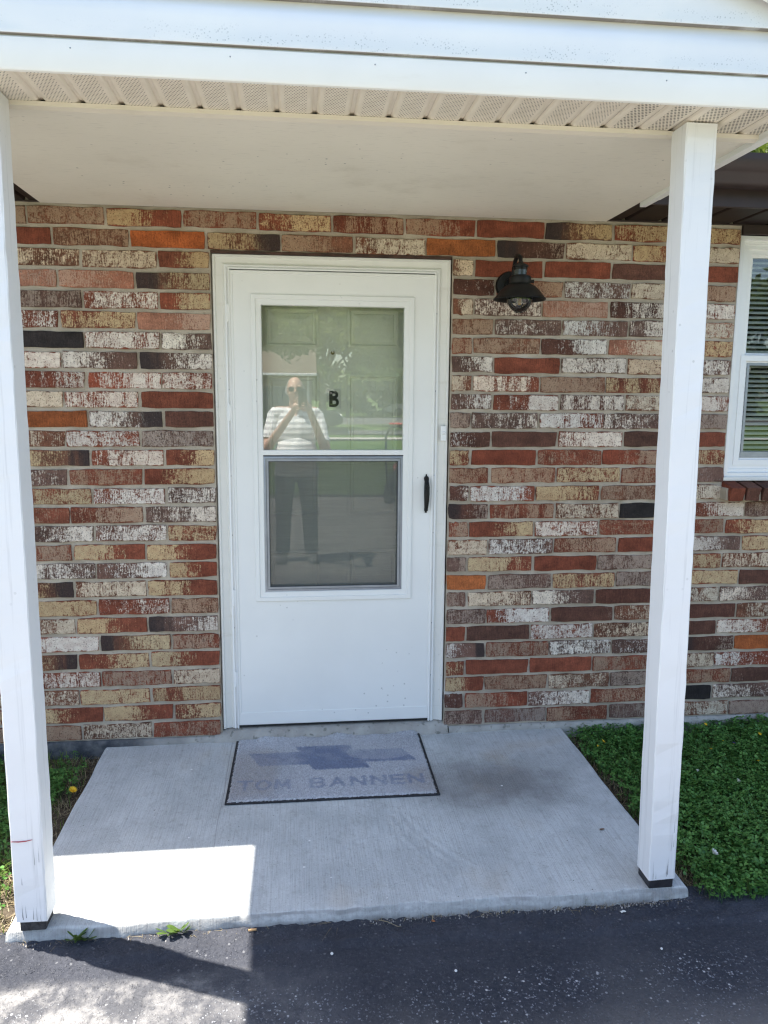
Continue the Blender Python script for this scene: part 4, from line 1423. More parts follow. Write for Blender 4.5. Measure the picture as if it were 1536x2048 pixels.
# ------------------------------------------------------------------ clover, grass, flowers
def rot_z(a):
    return np.array([[np.cos(a), -np.sin(a), 0 * a], [np.sin(a), np.cos(a), 0 * a], [0 * a, 0 * a, 0 * a + 1]])


def clover(name, count, region, seed, mat, hmin=.012, hmax=.055, size=(.0085, .0155), edge_fade=None):
    """trifoliate leaves on stalks: 3 folded heart-ish leaflets each"""
    r = np.random.default_rng(seed)
    x0, x1, y0, y1 = region
    x = r.uniform(x0, x1, count * 2); y = r.uniform(y0, y1, count * 2)
    keep = np.ones(len(x), bool)
    if edge_fade is not None: keep = r.random(len(x)) < edge_fade(x, y)
    x, y = x[keep][:count], y[keep][:count]
    n = len(x)
    dens = .5 + .5 * vnoise(x, y, 5, seed + 1)
    h = GZ + .012 + (hmin + (hmax - hmin) * (r.random(n) ** .8) * (.45 + .75 * dens))
    sz = r.uniform(size[0], size[1], n) * (.8 + .4 * dens)
    a0 = r.uniform(0, 2 * np.pi, n)
    tx, ty = r.normal(0, .33, n), r.normal(0, .33, n) - .12
    V = np.zeros((n, 3, 6, 3)); 
    for k in range(3):
        a = a0 + k * 2 * np.pi / 3 + r.normal(0, .12, n)
        droop = r.normal(.02, .22, n)
        # leaflet outline along direction a: base, left, tip-left, notch, tip-right, right
        loc = np.array([(.06, 0, 0), (.55, .44, .10), (1.0, .34, .06), (.90, 0, -.03), (1.0, -.34, .06), (.55, -.44, .10)])
        for i, (u, v, w) in enumerate(loc):
            dx = (u * np.cos(a) - v * np.sin(a)) * sz; dy = (u * np.sin(a) + v * np.cos(a)) * sz
            V[:, k, i, 0] = x + dx; V[:, k, i, 1] = y + dy
            V[:, k, i, 2] = h + w * sz + dx * tx + dy * ty - droop * u * sz
    V = V.reshape(-1, 3)
    base = np.arange(n * 3) * 6
    F = np.concatenate([np.stack([base, base + 3, base + 2, base + 1], 1), np.stack([base, base + 5, base + 4, base + 3], 1)])
    # stalks as thin triangles doubled into quads
    w = .0006
    SV = np.zeros((n, 4, 3))
    bx, by = x + r.normal(0, .008, n), y + r.normal(0, .008, n)
    SV[:, 0] = np.stack([bx - w, by, np.full(n, GZ)], 1); SV[:, 1] = np.stack([bx + w, by, np.full(n, GZ)], 1)
    SV[:, 2] = np.stack([x + w, y, h], 1); SV[:, 3] = np.stack([x - w, y, h], 1)
    sb = len(V) + np.arange(n) * 4
    F = np.concatenate([F, np.stack([sb, sb + 1, sb + 2, sb + 3], 1)])
    o = np_mesh(name, np.concatenate([V, SV.reshape(-1, 3)]), F, mat)
    return o


def blades(name, count, region, seed, mat, hr=(.02, .06), w=.0016, lean=.6, fade=None, z=GZ):
    r = np.random.default_rng(seed)
    x0, x1, y0, y1 = region
    x = r.uniform(x0, x1, count); y = r.uniform(y0, y1, count)
    if fade is not None:
        k = r.random(count) < fade(x, y); x, y = x[k], y[k]
    n = len(x)
    h = r.uniform(hr[0], hr[1], n)
    a = r.uniform(0, 2 * np.pi, n); l = h * np.abs(r.normal(0, lean, n))
    px, py = -np.sin(a) * w, np.cos(a) * w
    dx, dy = np.cos(a) * l, np.sin(a) * l
    z0 = np.full(n, z)
    V = np.stack([np.stack([x - px, y - py, z0], 1), np.stack([x + px, y + py, z0], 1),
                  np.stack([x + px * .7 + dx * .4, y + py * .7 + dy * .4, z0 + h * .62], 1), np.stack([x - px * .7 + dx * .4, y - py * .7 + dy * .4, z0 + h * .62], 1),
                  np.stack([x + dx + px * .1, y + dy + py * .1, z0 + h * .9], 1), np.stack([x + dx - px * .1, y + dy - py * .1, z0 + h * .9], 1)], 1).reshape(-1, 3)
    b = np.arange(n) * 6
    F = np.concatenate([np.stack([b, b + 1, b + 2, b + 3], 1), np.stack([b + 3, b + 2, b + 4, b + 5], 1)])
    return np_mesh(name, V, F, mat)


def right_edge(x, y): return np.clip((x - (1.605 + .02 * np.sin(y * 9))) / .10, 0, 1) * np.where(y < -1.13, .8, 1)
clv = clover('clover', 17000, (1.60, 3.3, -1.235, .0), 21, M['clover'], edge_fade=right_edge, hmin=.010, hmax=.060)
tag(clv, 'dense dark green clover bed right of the slab', 'clover', None, 'stuff')
g1 = blades('grass', 9000, (1.60, 3.3, -1.21, .0), 22, M['grass_mix'], (.02, .075), .0016, .6, right_edge)
tag(g1, 'thin dark grass blades among the clover right of the slab', 'grass', None, 'stuff')


def left_fade(x, y):
    d = -.52 - x
    bare = np.clip((d - .07 - .05 * np.sin(y * 7)) / .10, 0, 1)
    return bare * np.where(y > -.16, .25, 1) * np.where((y < -1.02), .25, 1)
c2 = clover('clover', 7000, (-1.9, -.53, -1.17, .0), 31, M['clover'], edge_fade=left_fade, hmax=.045)
tag(c2, 'clover and weeds left of the slab behind the left post', 'clover', None, 'stuff')
g2 = blades('grass', 9000, (-1.9, -.53, -1.2, -.02), 32, M['grass'], (.02, .07), .0016, .7, lambda x, y: np.clip((-.55 - x) / .2, .06, 1))
tag(g2, 'sunlit grass left of the slab beside the left post', 'grass', None, 'stuff')
dr = blades('mulch', 5200, (-1.0, -.525, -1.2, -.0), 33, M['dry'], (.008, .022), .0014, 2.2, lambda x, y: np.clip(1 - (-.53 - x) / .4, .15, 1))
tag(dr, 'dry brown mulch bits on the bare soil left of the slab', 'mulch', None, 'stuff')
dr2 = blades('mulch', 1500, (1.59, 1.75, -1.2, -.0), 34, M['dry'], (.006, .018), .0012, 2.2)
tag(dr2, 'dry stalks on the soil strip between slab and clover', 'mulch', None, 'stuff')


def flower(name, label, cat, loc, petals, rad, mat_p, mat_c, layers=1, group=None, stem=.04, cup=.35):
    t = thing(name, label, cat, (loc[0], loc[1], loc[2] + .020), group)
    mb = MB()
    for ly in range(layers):
        for i in range(petals):
            a = 2 * math.pi * (i + .5 * ly) / petals + random.gauss(0, .06)
            R = rad * (1 - .24 * ly); w = R * 2.4 / petals
            ca, sa = math.cos(a), math.sin(a)
            pts = [(.15 * R, 0, 0), (.6 * R, w, cup * .4 * R + .002 * ly), (R, w * .55, cup * R + .002 * ly), (R, -w * .55, cup * R + .002 * ly), (.6 * R, -w, cup * .4 * R + .002 * ly)]
            mb.add([(u * ca - v * sa, u * sa + v * ca, z) for u, v, z in pts], [(0, 1, 2, 3, 4)])
    p = mb.build('petals', mat_p, t)
    MB().lathe([(.0003, rad * .34), (rad * .22, rad * .24), (rad * .26, .0), (.001, -.002)], 10, 'z', caps=False).build('flower_centre', mat_c, t)
    MB().tube([(0, 0, -.001), (.003, .002, -stem * .5), (.004, .003, -stem)], .0008, 6).build('stem', M['clover'], t)
    t.rotation_euler = (.45 + random.gauss(0, .15), random.gauss(0, .2), random.uniform(0, 3))
    return t


YG = 'small yellow flowers in the clover'
flower('dandelion', 'yellow dandelion flower on the bare soil left of the slab', 'flower', (-.545, -.398, -.040), 18, .0155, M['yellow'], M['yellow'], 3, stem=.05)
flower('buttercup', 'yellow flower between the slab corner and the right post, the larger of two', 'flower', (1.717, -.189, -.035), 5, .0095, M['yellow'], M['yellow'], 1, YG)
flower('buttercup', 'half hidden yellow bud between the slab corner and the right post, the smaller of two', 'flower', (1.681, -.215, -.045), 5, .006, M['yellow'], M['yellow'], 1, YG, cup=.9)
flower('buttercup', 'yellow flower right of the post closest to the brick wall', 'flower', (2.271, -.072, -.030), 5, .0085, M['yellow'], M['yellow'], 1, YG)
flower('buttercup', 'yellow flower at the right edge of the photo near the wall', 'flower', (2.472, -.189, -.032), 5, .0085, M['yellow'], M['yellow'], 1, YG)
flower('buttercup', 'small yellow flower just beside the violet', 'flower', (2.268, -.234, -.035), 5, .006, M['yellow'], M['yellow'], 1, YG)
flower('buttercup', 'yellow flower in the clover nearest the right post', 'flower', (2.166, -.310, -.034), 5, .0085, M['yellow'], M['yellow'], 1, YG)
flower('buttercup', 'yellow flower at the right edge of the photo farthest from the wall', 'flower', (2.312, -.436, -.034), 5, .0085, M['yellow'], M['yellow'], 1, YG)
flower('violet', 'tiny blue violet flower in the clover right of the post', 'flower', (2.301, -.264, -.034), 5, .0085, M['violet'], M['yellow'])
for lab, loc, rd in (('large round white clover blossom close to the foot of the right post', (1.752, -1.066, -.028), .0125), ('white clover blossom half way between wall and driveway', (2.12, -.60, -.030), .009), ('small white clover blossom just right of the post', (2.001, -.498, -.034), .0075)):
    f = flower('clover_blossom', lab, 'flower', loc, 9, rd, M['white_petal'], M['white_petal'], 4, 'white clover blossoms', cup=.75)


def weed(label, loc, n, size, seed, up=.5):
    r = random.Random(seed)
    t = thing('weed', label, 'weed', loc, 'weeds growing at the slab edge')
    for i in range(n):
        a = r.uniform(math.pi * .9, math.pi * 2.1) if i else 4.7
        l = size * r.uniform(.45, 1.1); w = l * r.uniform(.13, .22)
        e = r.uniform(.25, up) * (1.6 if i % 3 == 0 else 1); bx = r.uniform(-.6, .6) * size
        ca, sa = math.cos(a), math.sin(a)
        pts, fs = [], []
        for j, (u, v) in enumerate(((0, .1), (.3, .55), (.6, 1.0), (.85, .7), (1.0, .05))):
            z = .006 + e * u * l - .35 * u * u * l * e
            for s, dz in ((1, .10), (0, 0), (-1, .10)):
                q = s * v * w * (1 + .15 * math.sin(9 * u))
                pts.append((bx + u * l * ca - q * sa, u * l * sa * .8 + q * ca, z + .012 * (i % 3) * u + dz * abs(s) * w))
        for j in range(4):
            for s in (0, 1):
                fs.append((j * 3 + s, j * 3 + s + 1, j * 3 + s + 4, j * 3 + s + 3))
        MB().add(pts, fs).build('leaf', M['weed'], t, True)
    return t


M['weed'] = leaf_material('weed_leaf', (.035, .085, .012), (.10, .16, .03), .25)
weed('broad leaved green weed in full sun at the front edge of the slab', (-.02, -1.214, -.068), 17, .050, 4)
weed('low dark weed in the shade of the left post at the slab edge', (-.300, -1.214, -.068), 18, .040, 5)
weed('tiny green sprout at the slab edge near the right post', (1.247, -1.206, -.068), 4, .018, 6, .9)

def grit():
    r = np.random.default_rng(12)
    n = 900
    x = r.uniform(-.55, 1.62, n); y = -1.207 - np.abs(r.normal(0, .012, n)); s = r.uniform(.0010, .0034, n)
    V = np.zeros((n, 5, 3))
    a = r.uniform(0, 6.28, n)
    for k in range(4):
        V[:, k, 0] = x + s * np.cos(a + k * 1.57) * r.uniform(.6, 1.2, n); V[:, k, 1] = y + s * np.sin(a + k * 1.57) * r.uniform(.6, 1.2, n); V[:, k, 2] = -.0700
    V[:, 4, 0] = x; V[:, 4, 1] = y; V[:, 4, 2] = -.0670 + s * .9
    b = np.arange(n) * 5
    F = np.concatenate([np.stack([b + k, b + (k + 1) % 4, b + 4], 1) for k in range(4)])
    o = np_mesh('grit', V.reshape(-1, 3), F, leaf_material('grit_stone', (.05, .045, .04), (.42, .40, .37), 0.0, .9))
    tag(o, 'loose grit and soil crumbs lying in the joint between slab and asphalt', 'grit', None, 'stuff')
    d = blades('dead_stalk', 260, (-.55, 1.6, -1.225, -1.206), 44, M['dry'], (.004, .014), .0010, 2.4, None, -.0685)
    tag(d, 'bits of dead stalk lying along the front edge of the slab', 'stalks', None, 'stuff')


grit()
# small litter
cig = thing('cigarette_butt', 'tan cigarette butt lying against the front edge of the slab', 'cigarette butt', (.203, -1.224, -.060), rz=.1)
MB().lathe([(.0036, -.012), (.0036, .012)], 10, 'x').build('filter', plain('cork_paper', (.52, .30, .13), .7, 0, .25, 300), cig, True, angle=40)
tw = MB().tube([(.585, -1.215, -.062), (.610, -1.228, -.060), (.640, -1.248, -.063), (.652, -1.250, -.064)], [.0012, .0010, .0008, .0004], 6).build('twig', M['dry'])
tag(tw, 'thin dry twig on the asphalt at the middle of the slab edge', 'twig')
tw = MB().tube([(.405, -1.214, -.061), (.425, -1.217, -.059), (.440, -1.214, -.061)], [.0010, .0008, .0005], 6).build('twig', M['dry'])
tag(tw, 'short dry stalk against the slab edge near the cigarette butt', 'twig')


def crumple(name, label, cat, loc, size, mat, seed, n=9):
    r = np.random.default_rng(seed)
    a = np.linspace(0, 2 * np.pi, n, endpoint=False)
    R = size * r.uniform(.45, 1, n)
    v = [(0, 0, size * .25)] + [(R[i] * np.cos(a[i]), R[i] * .6 * np.sin(a[i]), size * r.uniform(.02, .3)) for i in range(n)]
    v += [(p[0], p[1], p[2] - .0009) for p in v]
    m = n + 1
    f = [(0, 1 + i, 1 + (i + 1) % n) for i in range(n)] + [(m, m + 1 + (i + 1) % n, m + 1 + i) for i in range(n)] + [(1 + i, m + 1 + i, m + 1 + (i + 1) % n, 1 + (i + 1) % n) for i in range(n)]
    o = MB().add(v, f).build(name, mat, loc=loc)
    return tag(o, label, cat)


dead = plain('dead_leaf', (.20, .10, .045), .8, 0, .4, 90)
crumple('dry_leaf', 'crumpled brown leaf bit on the slab near the right post', 'leaf', (1.443, -.858, -.028), .014, dead, 2)
crumple('dry_leaf', 'rusty orange leaf bit on the asphalt at the slab edge', 'leaf', (.752, -1.235, -.064), .010, plain('orange_leaf', (.34, .13, .04), .8, 0, .4, 90), 3)
crumple('paper_scrap', 'white paper scrap on the dark asphalt near the right post', 'scrap', (1.352, -1.250, -.066), .012, M['paper'], 4)
peb = plain('white_pebble', (.66, .65, .62), .8, 0, .2, 90)
for lab, loc, s in (('single white pebble on the asphalt below the middle of the slab', (.437, -1.330, -.0735), .0050), ('white pebble on the asphalt right of the middle', (.783, -1.430, -.0755), .0045), ('white pebble on the asphalt towards the lower right', (1.405, -1.405, -.0755), .0040)):
    o = MB().lathe([(.0005, s * .9), (s * .7, s * .6), (s, 0), (s * .7, -s * .5), (.0005, -s * .6)], 8, 'z', caps=False).build('pebble', peb, loc=loc)
    tag(o, lab, 'pebble', 'white pebbles on the driveway')

# ------------------------------------------------------------------ across the driveway: things the glass reflects
def tree(label, loc, trunk_h, crown, nleaf, leaf, mat, seed, trunk_r=.22, group=None):
    """crown: list of (x,y,z,r) blobs relative to the base"""
    t = thing('tree', label, 'tree', loc, group)
    r = np.random.default_rng(seed)
    mb = MB().tube([(0, 0, -.1), (.03, .02, trunk_h * .3), (-.04, .05, trunk_h * .65), (.02, 0, trunk_h)], [trunk_r * 1.3, trunk_r, trunk_r * .85, trunk_r * .6], 10)
    for bx, by, bz, rr in crown:
        mb.tube([(0, 0, trunk_h * .75), (bx * .45, by * .45, trunk_h * .75 + (bz - trunk_h * .75) * .55), (bx * .9, by * .9, bz)], [trunk_r * .5, trunk_r * .3, trunk_r * .08], 6)
    mb.build('trunk', M['bark'], t, True)
    C = np.array(crown)
    wts = C[:, 3] ** 2; wts = wts / wts.sum()
    which = r.choice(len(C), nleaf, p=wts)
    d = r.normal(0, 1, (nleaf, 3)); d /= np.linalg.norm(d, axis=1)[:, None]
    rad = C[which, 3] * (r.random(nleaf) ** .42) * (1 + .18 * np.sin(d[:, 0] * 7 + which) * np.cos(d[:, 2] * 6))
    p = C[which, :3] + d * rad[:, None] * np.array([1, 1, .82])
    # clumping
    cl_ = r.normal(0, 1, (nleaf // 14 + 1, 3)) * leaf * 1.1
    p = p + cl_[np.arange(nleaf) // 14] * .3
    keep = vnoise(p[:, 0] * 1.0 + p[:, 2] * .6, p[:, 1] * .5 + p[:, 2], 1.3, seed) > -.45
    p = p[keep]; n = len(p)
    u = r.normal(0, 1, (n, 3)); u /= np.linalg.norm(u, axis=1)[:, None]
    w = np.cross(u, r.normal(0, 1, (n, 3))); w /= np.linalg.norm(w, axis=1)[:, None]
    s = leaf * r.uniform(.6, 1.3, (n, 1))
    V = np.stack([p - u * s, p - w * s * .45, p + u * s, p + w * s * .45], 1).reshape(-1, 3)
    o = np_mesh('crown', V, np.arange(n * 4).reshape(-1, 4), mat, t)
    return t


TG = 'trees across the driveway'
def blobs(seed, n, spread, z0, z1, r0, r1):
    r = np.random.default_rng(seed)
    return [(r.uniform(-spread, spread), r.uniform(-spread, spread) * .7, r.uniform(z0, z1), r.uniform(r0, r1)) for _ in range(n)]


tree('tall leafy tree spreading over the street behind the photographer', (8.6, -33.5, -.1), 4.0, blobs(3, 24, 5.4, 3.2, 13, 1.5, 2.6), 34000, .17, M['tree_leaf'], 41, .34, TG)
tree('broad maple shading the neighbour house behind the photographer', (-3.0, -33, -.1), 3.2, blobs(4, 18, 3.4, 3.9, 6.4, 0.9, 1.7), 20000, .13, M['tree_leaf'], 42, .26, TG)
for i, (x, y, h, lab) in enumerate(((-14, -60, 7.5, 'dark tree far left beyond the neighbour house'), (-6, -62, 7.0, 'dark tree behind the neighbour roof'), (6, -72, 15, 'tall dark tree beyond the road at the end of the lawn'), (15, -70, 14, 'rounded dark tree beyond the parked silver car'), (2.5, -66, 12, 'dark tree straight beyond the road behind the lawn'), (26, -62, 13, 'dark tree right of the parked silver car'), (38, -58, 13, 'dark tree far right beyond the road'), (52, -52, 14, 'dark tree at the far right end of the road'))):
    tree(lab, (x, y, -.1), 3.5, blobs(60 + i, 10, 5.0, 3.2, h * .8, 2.2, 3.6), 7000, .42, M['tree_leaf_dark'], 50 + i, .3, TG)
tree('large leafy tree rising behind the house roof', (9.5, 13.0, -.1), 4.5, blobs(9, 14, 3.8, 3.8, 8.4, 1.3, 2.3), 16000, .12, M['tree_leaf'], 45, .3)

for i, (x, y, n_, lab) in enumerate(((4.0, -54.5, 7, 'dark hedge of shrubs beyond the road left of the silver car'), (17.0, -58.5, 9, 'dark hedge of shrubs beyond the road behind the silver car'), (30.0, -56, 9, 'dark hedge of shrubs beyond the road far right'))):
    r_ = np.random.default_rng(80 + i)
    tree(lab, (x, y, -.1), 1.0, [(r_.uniform(-5.5, 5.5), r_.uniform(-.8, .8), r_.uniform(1.0, 2.6), r_.uniform(1.1, 1.9)) for _ in range(n_ + 6)], 8000, .28, M['tree_leaf_dark'], 90 + i, .12, 'hedges beyond the road')
nb = thing('neighbour_house', 'low brown roofed neighbour house with a white gutter across the lawn', 'house', (-7, -48, -.1))
MB().box(-8, 8.2, -4, 2.6, 0, 2.75).build('wall', plain('tan_brick_far', (.26, .18, .13), .9, 0, .15, 3), nb)
MB().add([(-8.6, 3.4, 2.80), (8.5, 3.4, 2.80), (8.5, -1, 5.2), (-8.6, -1, 5.2), (8.5, -5, 2.80), (-8.6, -5, 2.80)], [(0, 1, 2, 3), (3, 2, 4, 5), (0, 3, 5), (1, 4, 2)]).build('roof', plain('brown_shingle_far', (.12, .085, .065), .95, 0, .15, 3), nb)
MB().box(-8.6, 8.5, 3.38, 3.55, 2.72, 2.87, .02).build('gutter', M['vinyl'], nb)
MB().box(7.9, 8.05, 2.65, 2.78, 0, 2.7, .02).build('downspout', M['vinyl'], nb)
for xx in (-5.5, -1.5, 3.0):
    o = MB().frame(xx, xx + 1.4, 1.0, 2.2, .09, [(0, 2.64), (0, 2.68), (1, 2.68), (1, 2.62)]).build('window', M['vinyl'], nb)
    MB().box(xx + .07, xx + 1.33, 2.61, 2.63, 1.07, 2.13).build('pane', M['pane'], o)
MB().box(5.4, 6.35, 2.605, 2.66, .05, 2.1, .02).build('door', plain('brown_door_far', (.12, .07, .05), .5), nb)


def car(name, label, loc, rz, paint, suv=False):
    t = thing(name, label, 'car', loc, 'cars parked beyond the lawn', rz)
    h = 1.84 if suv else 1.44
    # body side profile along x (front at +x)
    low = [(-2.25, .42), (-2.28, .75), (-2.2, .95), (-1.9, 1.02), (.75, 1.0), (1.6, .92), (2.12, .82), (2.27, .62), (2.27, .40), (1.85, .26), (-1.9, .26)]
    mb = MB()
    def hull(prof, w0, w1):
        n = len(prof)
        vs = []
        for yy, ins in ((-w0, .0), (-w0 * .93, .0), (w0 * .93, 0), (w0, 0)):
            pass
        rows = [(-w0, .94), (-w0 * .88, 1.0), (0, 1.02), (w0 * .88, 1.0), (w0, .94)]
        cz = sum(p[1] for p in prof) / n; cxm = sum(p[0] for p in prof) / n
        for yy, s in rows:
            vs += [(cxm + (x - cxm) * (1 if s >= 1 else .985), yy, cz + (z - cz) * s) for x, z in prof]
        fs = []
        for j in range(4):
            for i in range(n):
                i2 = (i + 1) % n
                fs.append((j * n + i, j * n + i2, j * n + n + i2, j * n + n + i))
        fs += [tuple(range(n)), tuple(range(4 * n, 5 * n))[::-1]]
        return vs, fs
    mb.add(*hull(low, .90, .9))
    mb.build('body', paint, t, True, angle=50)
    cab = [(-2.0 if suv else -1.75, .99), (-1.75 if suv else -1.05, h), (.15, h + .02), (.95, .99)]
    vs = []
    for yy, zz in ((-.86, 0), (.86, 0)): vs += [(x, yy * (1 if z < 1.1 else .80), z) for x, z in cab]
    MB().add(vs, [(0, 1, 5, 4), (2, 3, 7, 6), (0, 3, 2, 1), (4, 5, 6, 7)]).build('glass', M['car_glass'], t)
    pil = MB().add([(cab[1][0] - .02, -.70, h + .004), (.17, -.70, h + .024), (.17, .70, h + .024), (cab[1][0] - .02, .70, h + .004), (cab[1][0], 0, h + .06), (.1, 0, h + .07)], [(0, 1, 5, 4), (3, 4, 5, 2), (0, 4, 3), (1, 2, 5)])
    for s in (-1, 1):
        pil.tube([(cab[0][0], s * .87, .99), (cab[1][0], s * .70, h)], .05, 6); pil.tube([(cab[3][0], s * .87, .99), (cab[2][0], s * .70, h + .02)], .035, 6)
        pil.tube([(-.45, s * .875, .99), (-.45, s * .71, h)], .04, 6); pil.tube([(cab[1][0], s * .70, h), (cab[2][0], s * .70, h + .02)], .035, 6)
    pil.build('roof', paint, t, True, angle=50)
    wm = None
    for wx in (-1.4, 1.38):
        for s in (-1, 1):
            if wm is None:
                w = MB().lathe([(.18, -.10), (.29, -.11), (.32, -.06), (.32, .06), (.29, .11), (.18, .10)], 22, 'y').build('wheel', M['black_rubber'], t, True, angle=40)
                wm = w.data
                rim = MB().lathe([(.02, -.10), (.16, -.085), (.185, -.105), (.185, .105), (.16, .085), (.02, .10)], 18, 'y', caps=True).build('rim', M['grey_aluminium'], w)
                rmd = rim.data
            else:
                w = link('wheel', wm, t); link('rim', rmd, w)
            w.location = (wx, s * .80, .32)
    for s in (-1, 1):
        MB().box(2.14, 2.25, s * .62 - .17, s * .62 + .17, .62, .76, .03).build('headlight', M['vinyl'], t)
        MB().box(-2.30, -2.2, s * .66 - .12, s * .66 + .12, .70, .90, .02).build('tail_light', plain('red_lens', (.35, .02, .02), .3), t)
    return t


M['car_glass'] = plain('tinted_car_glass', (.02, .025, .028), .06, 0, .1, 3)
carp = plain('dark_car_paint', (.035, .04, .045), .22, .2, .05, 3)
silv = plain('silver_car_paint', (.42, .43, .44), .28, .6, .05, 3)
car('parked_car', 'dark tall car parked across the lawn in front of the neighbour house', (-.05, -29.6, -.075), .03, carp, True)
car('parked_car', 'silver car parked on the far side of the road', (9.2, -55, -.10), math.pi, silv)

# push mower at the far edge of the driveway
mow = thing('lawn_mower', 'red and black push lawn mower standing at the far edge of the driveway', 'lawn mower', (1.98, -8.15, -.078), rz=math.radians(8))
red = plain('red_plastic', (.50, .035, .03), .3, 0, .05, 5)
MB().lathe([(.02, .30), (.20, .285), (.27, .26), (.30, .21), (.31, .12), (.30, .105)], 20, 'z', caps=False).build('deck', plain('black_deck', (.03, .03, .032), .45), mow, True, angle=40)
MB().box(-.17, .17, -.16, .16, .30, .46, .03).build('engine', plain('engine_black', (.02, .02, .02), .5), mow)
MB().box(-.20, .20, -.19, .15, .46, .56, .04).build('engine_cover', red, mow)
MB().lathe([(.035, 0), (.035, .05)], 14, 'z', (.10, .17, .44)).build('fuel_cap', M['black_rubber'], mow)
MB().box(-.10, .02, .152, .160, .36, .40).build('engine_plate', M['paper'], mow)
for wx in (-.30, .30):
    for wy in (-.27, .27):
        rr = .105 if wy < 0 else .13
        w = MB().lathe([(.04, -.02), (rr - .02, -.028), (rr, -.02), (rr, .02), (rr - .02, .028), (.04, .02)], 18, 'x').build('wheel', M['black_rubber'], mow, True, angle=40, loc=(wx, wy, rr))
        MB().lathe([(.015, -.03), (.05, -.025), (.05, .025), (.015, .03)], 12, 'x').build('hub', M['paper'], w)
hb = MB()
hb.tube([(-.27, .25, .22), (-.29, .55, .62), (-.29, .85, 1.02), (-.24, .93, 1.14), (-.16, .95, 1.17), (.16, .95, 1.17), (.24, .93, 1.14), (.29, .85, 1.02), (.29, .55, .62), (.27, .25, .22)], .016, 8)
hb.tube([(-.29, .62, .71), (.29, .62, .71)], .010, 8)
hb.build('handle', M['black_metal'], mow, True)
MB().tube([(-.24, .97, 1.21), (.24, .97, 1.21)], .014, 8).build('bail_bar', red, mow, True)
MB().box(-.25, .25, .28, .62, .18, .50, .06).build('grass_bag', plain('bag_cloth', (.03, .035, .035), .9), mow)

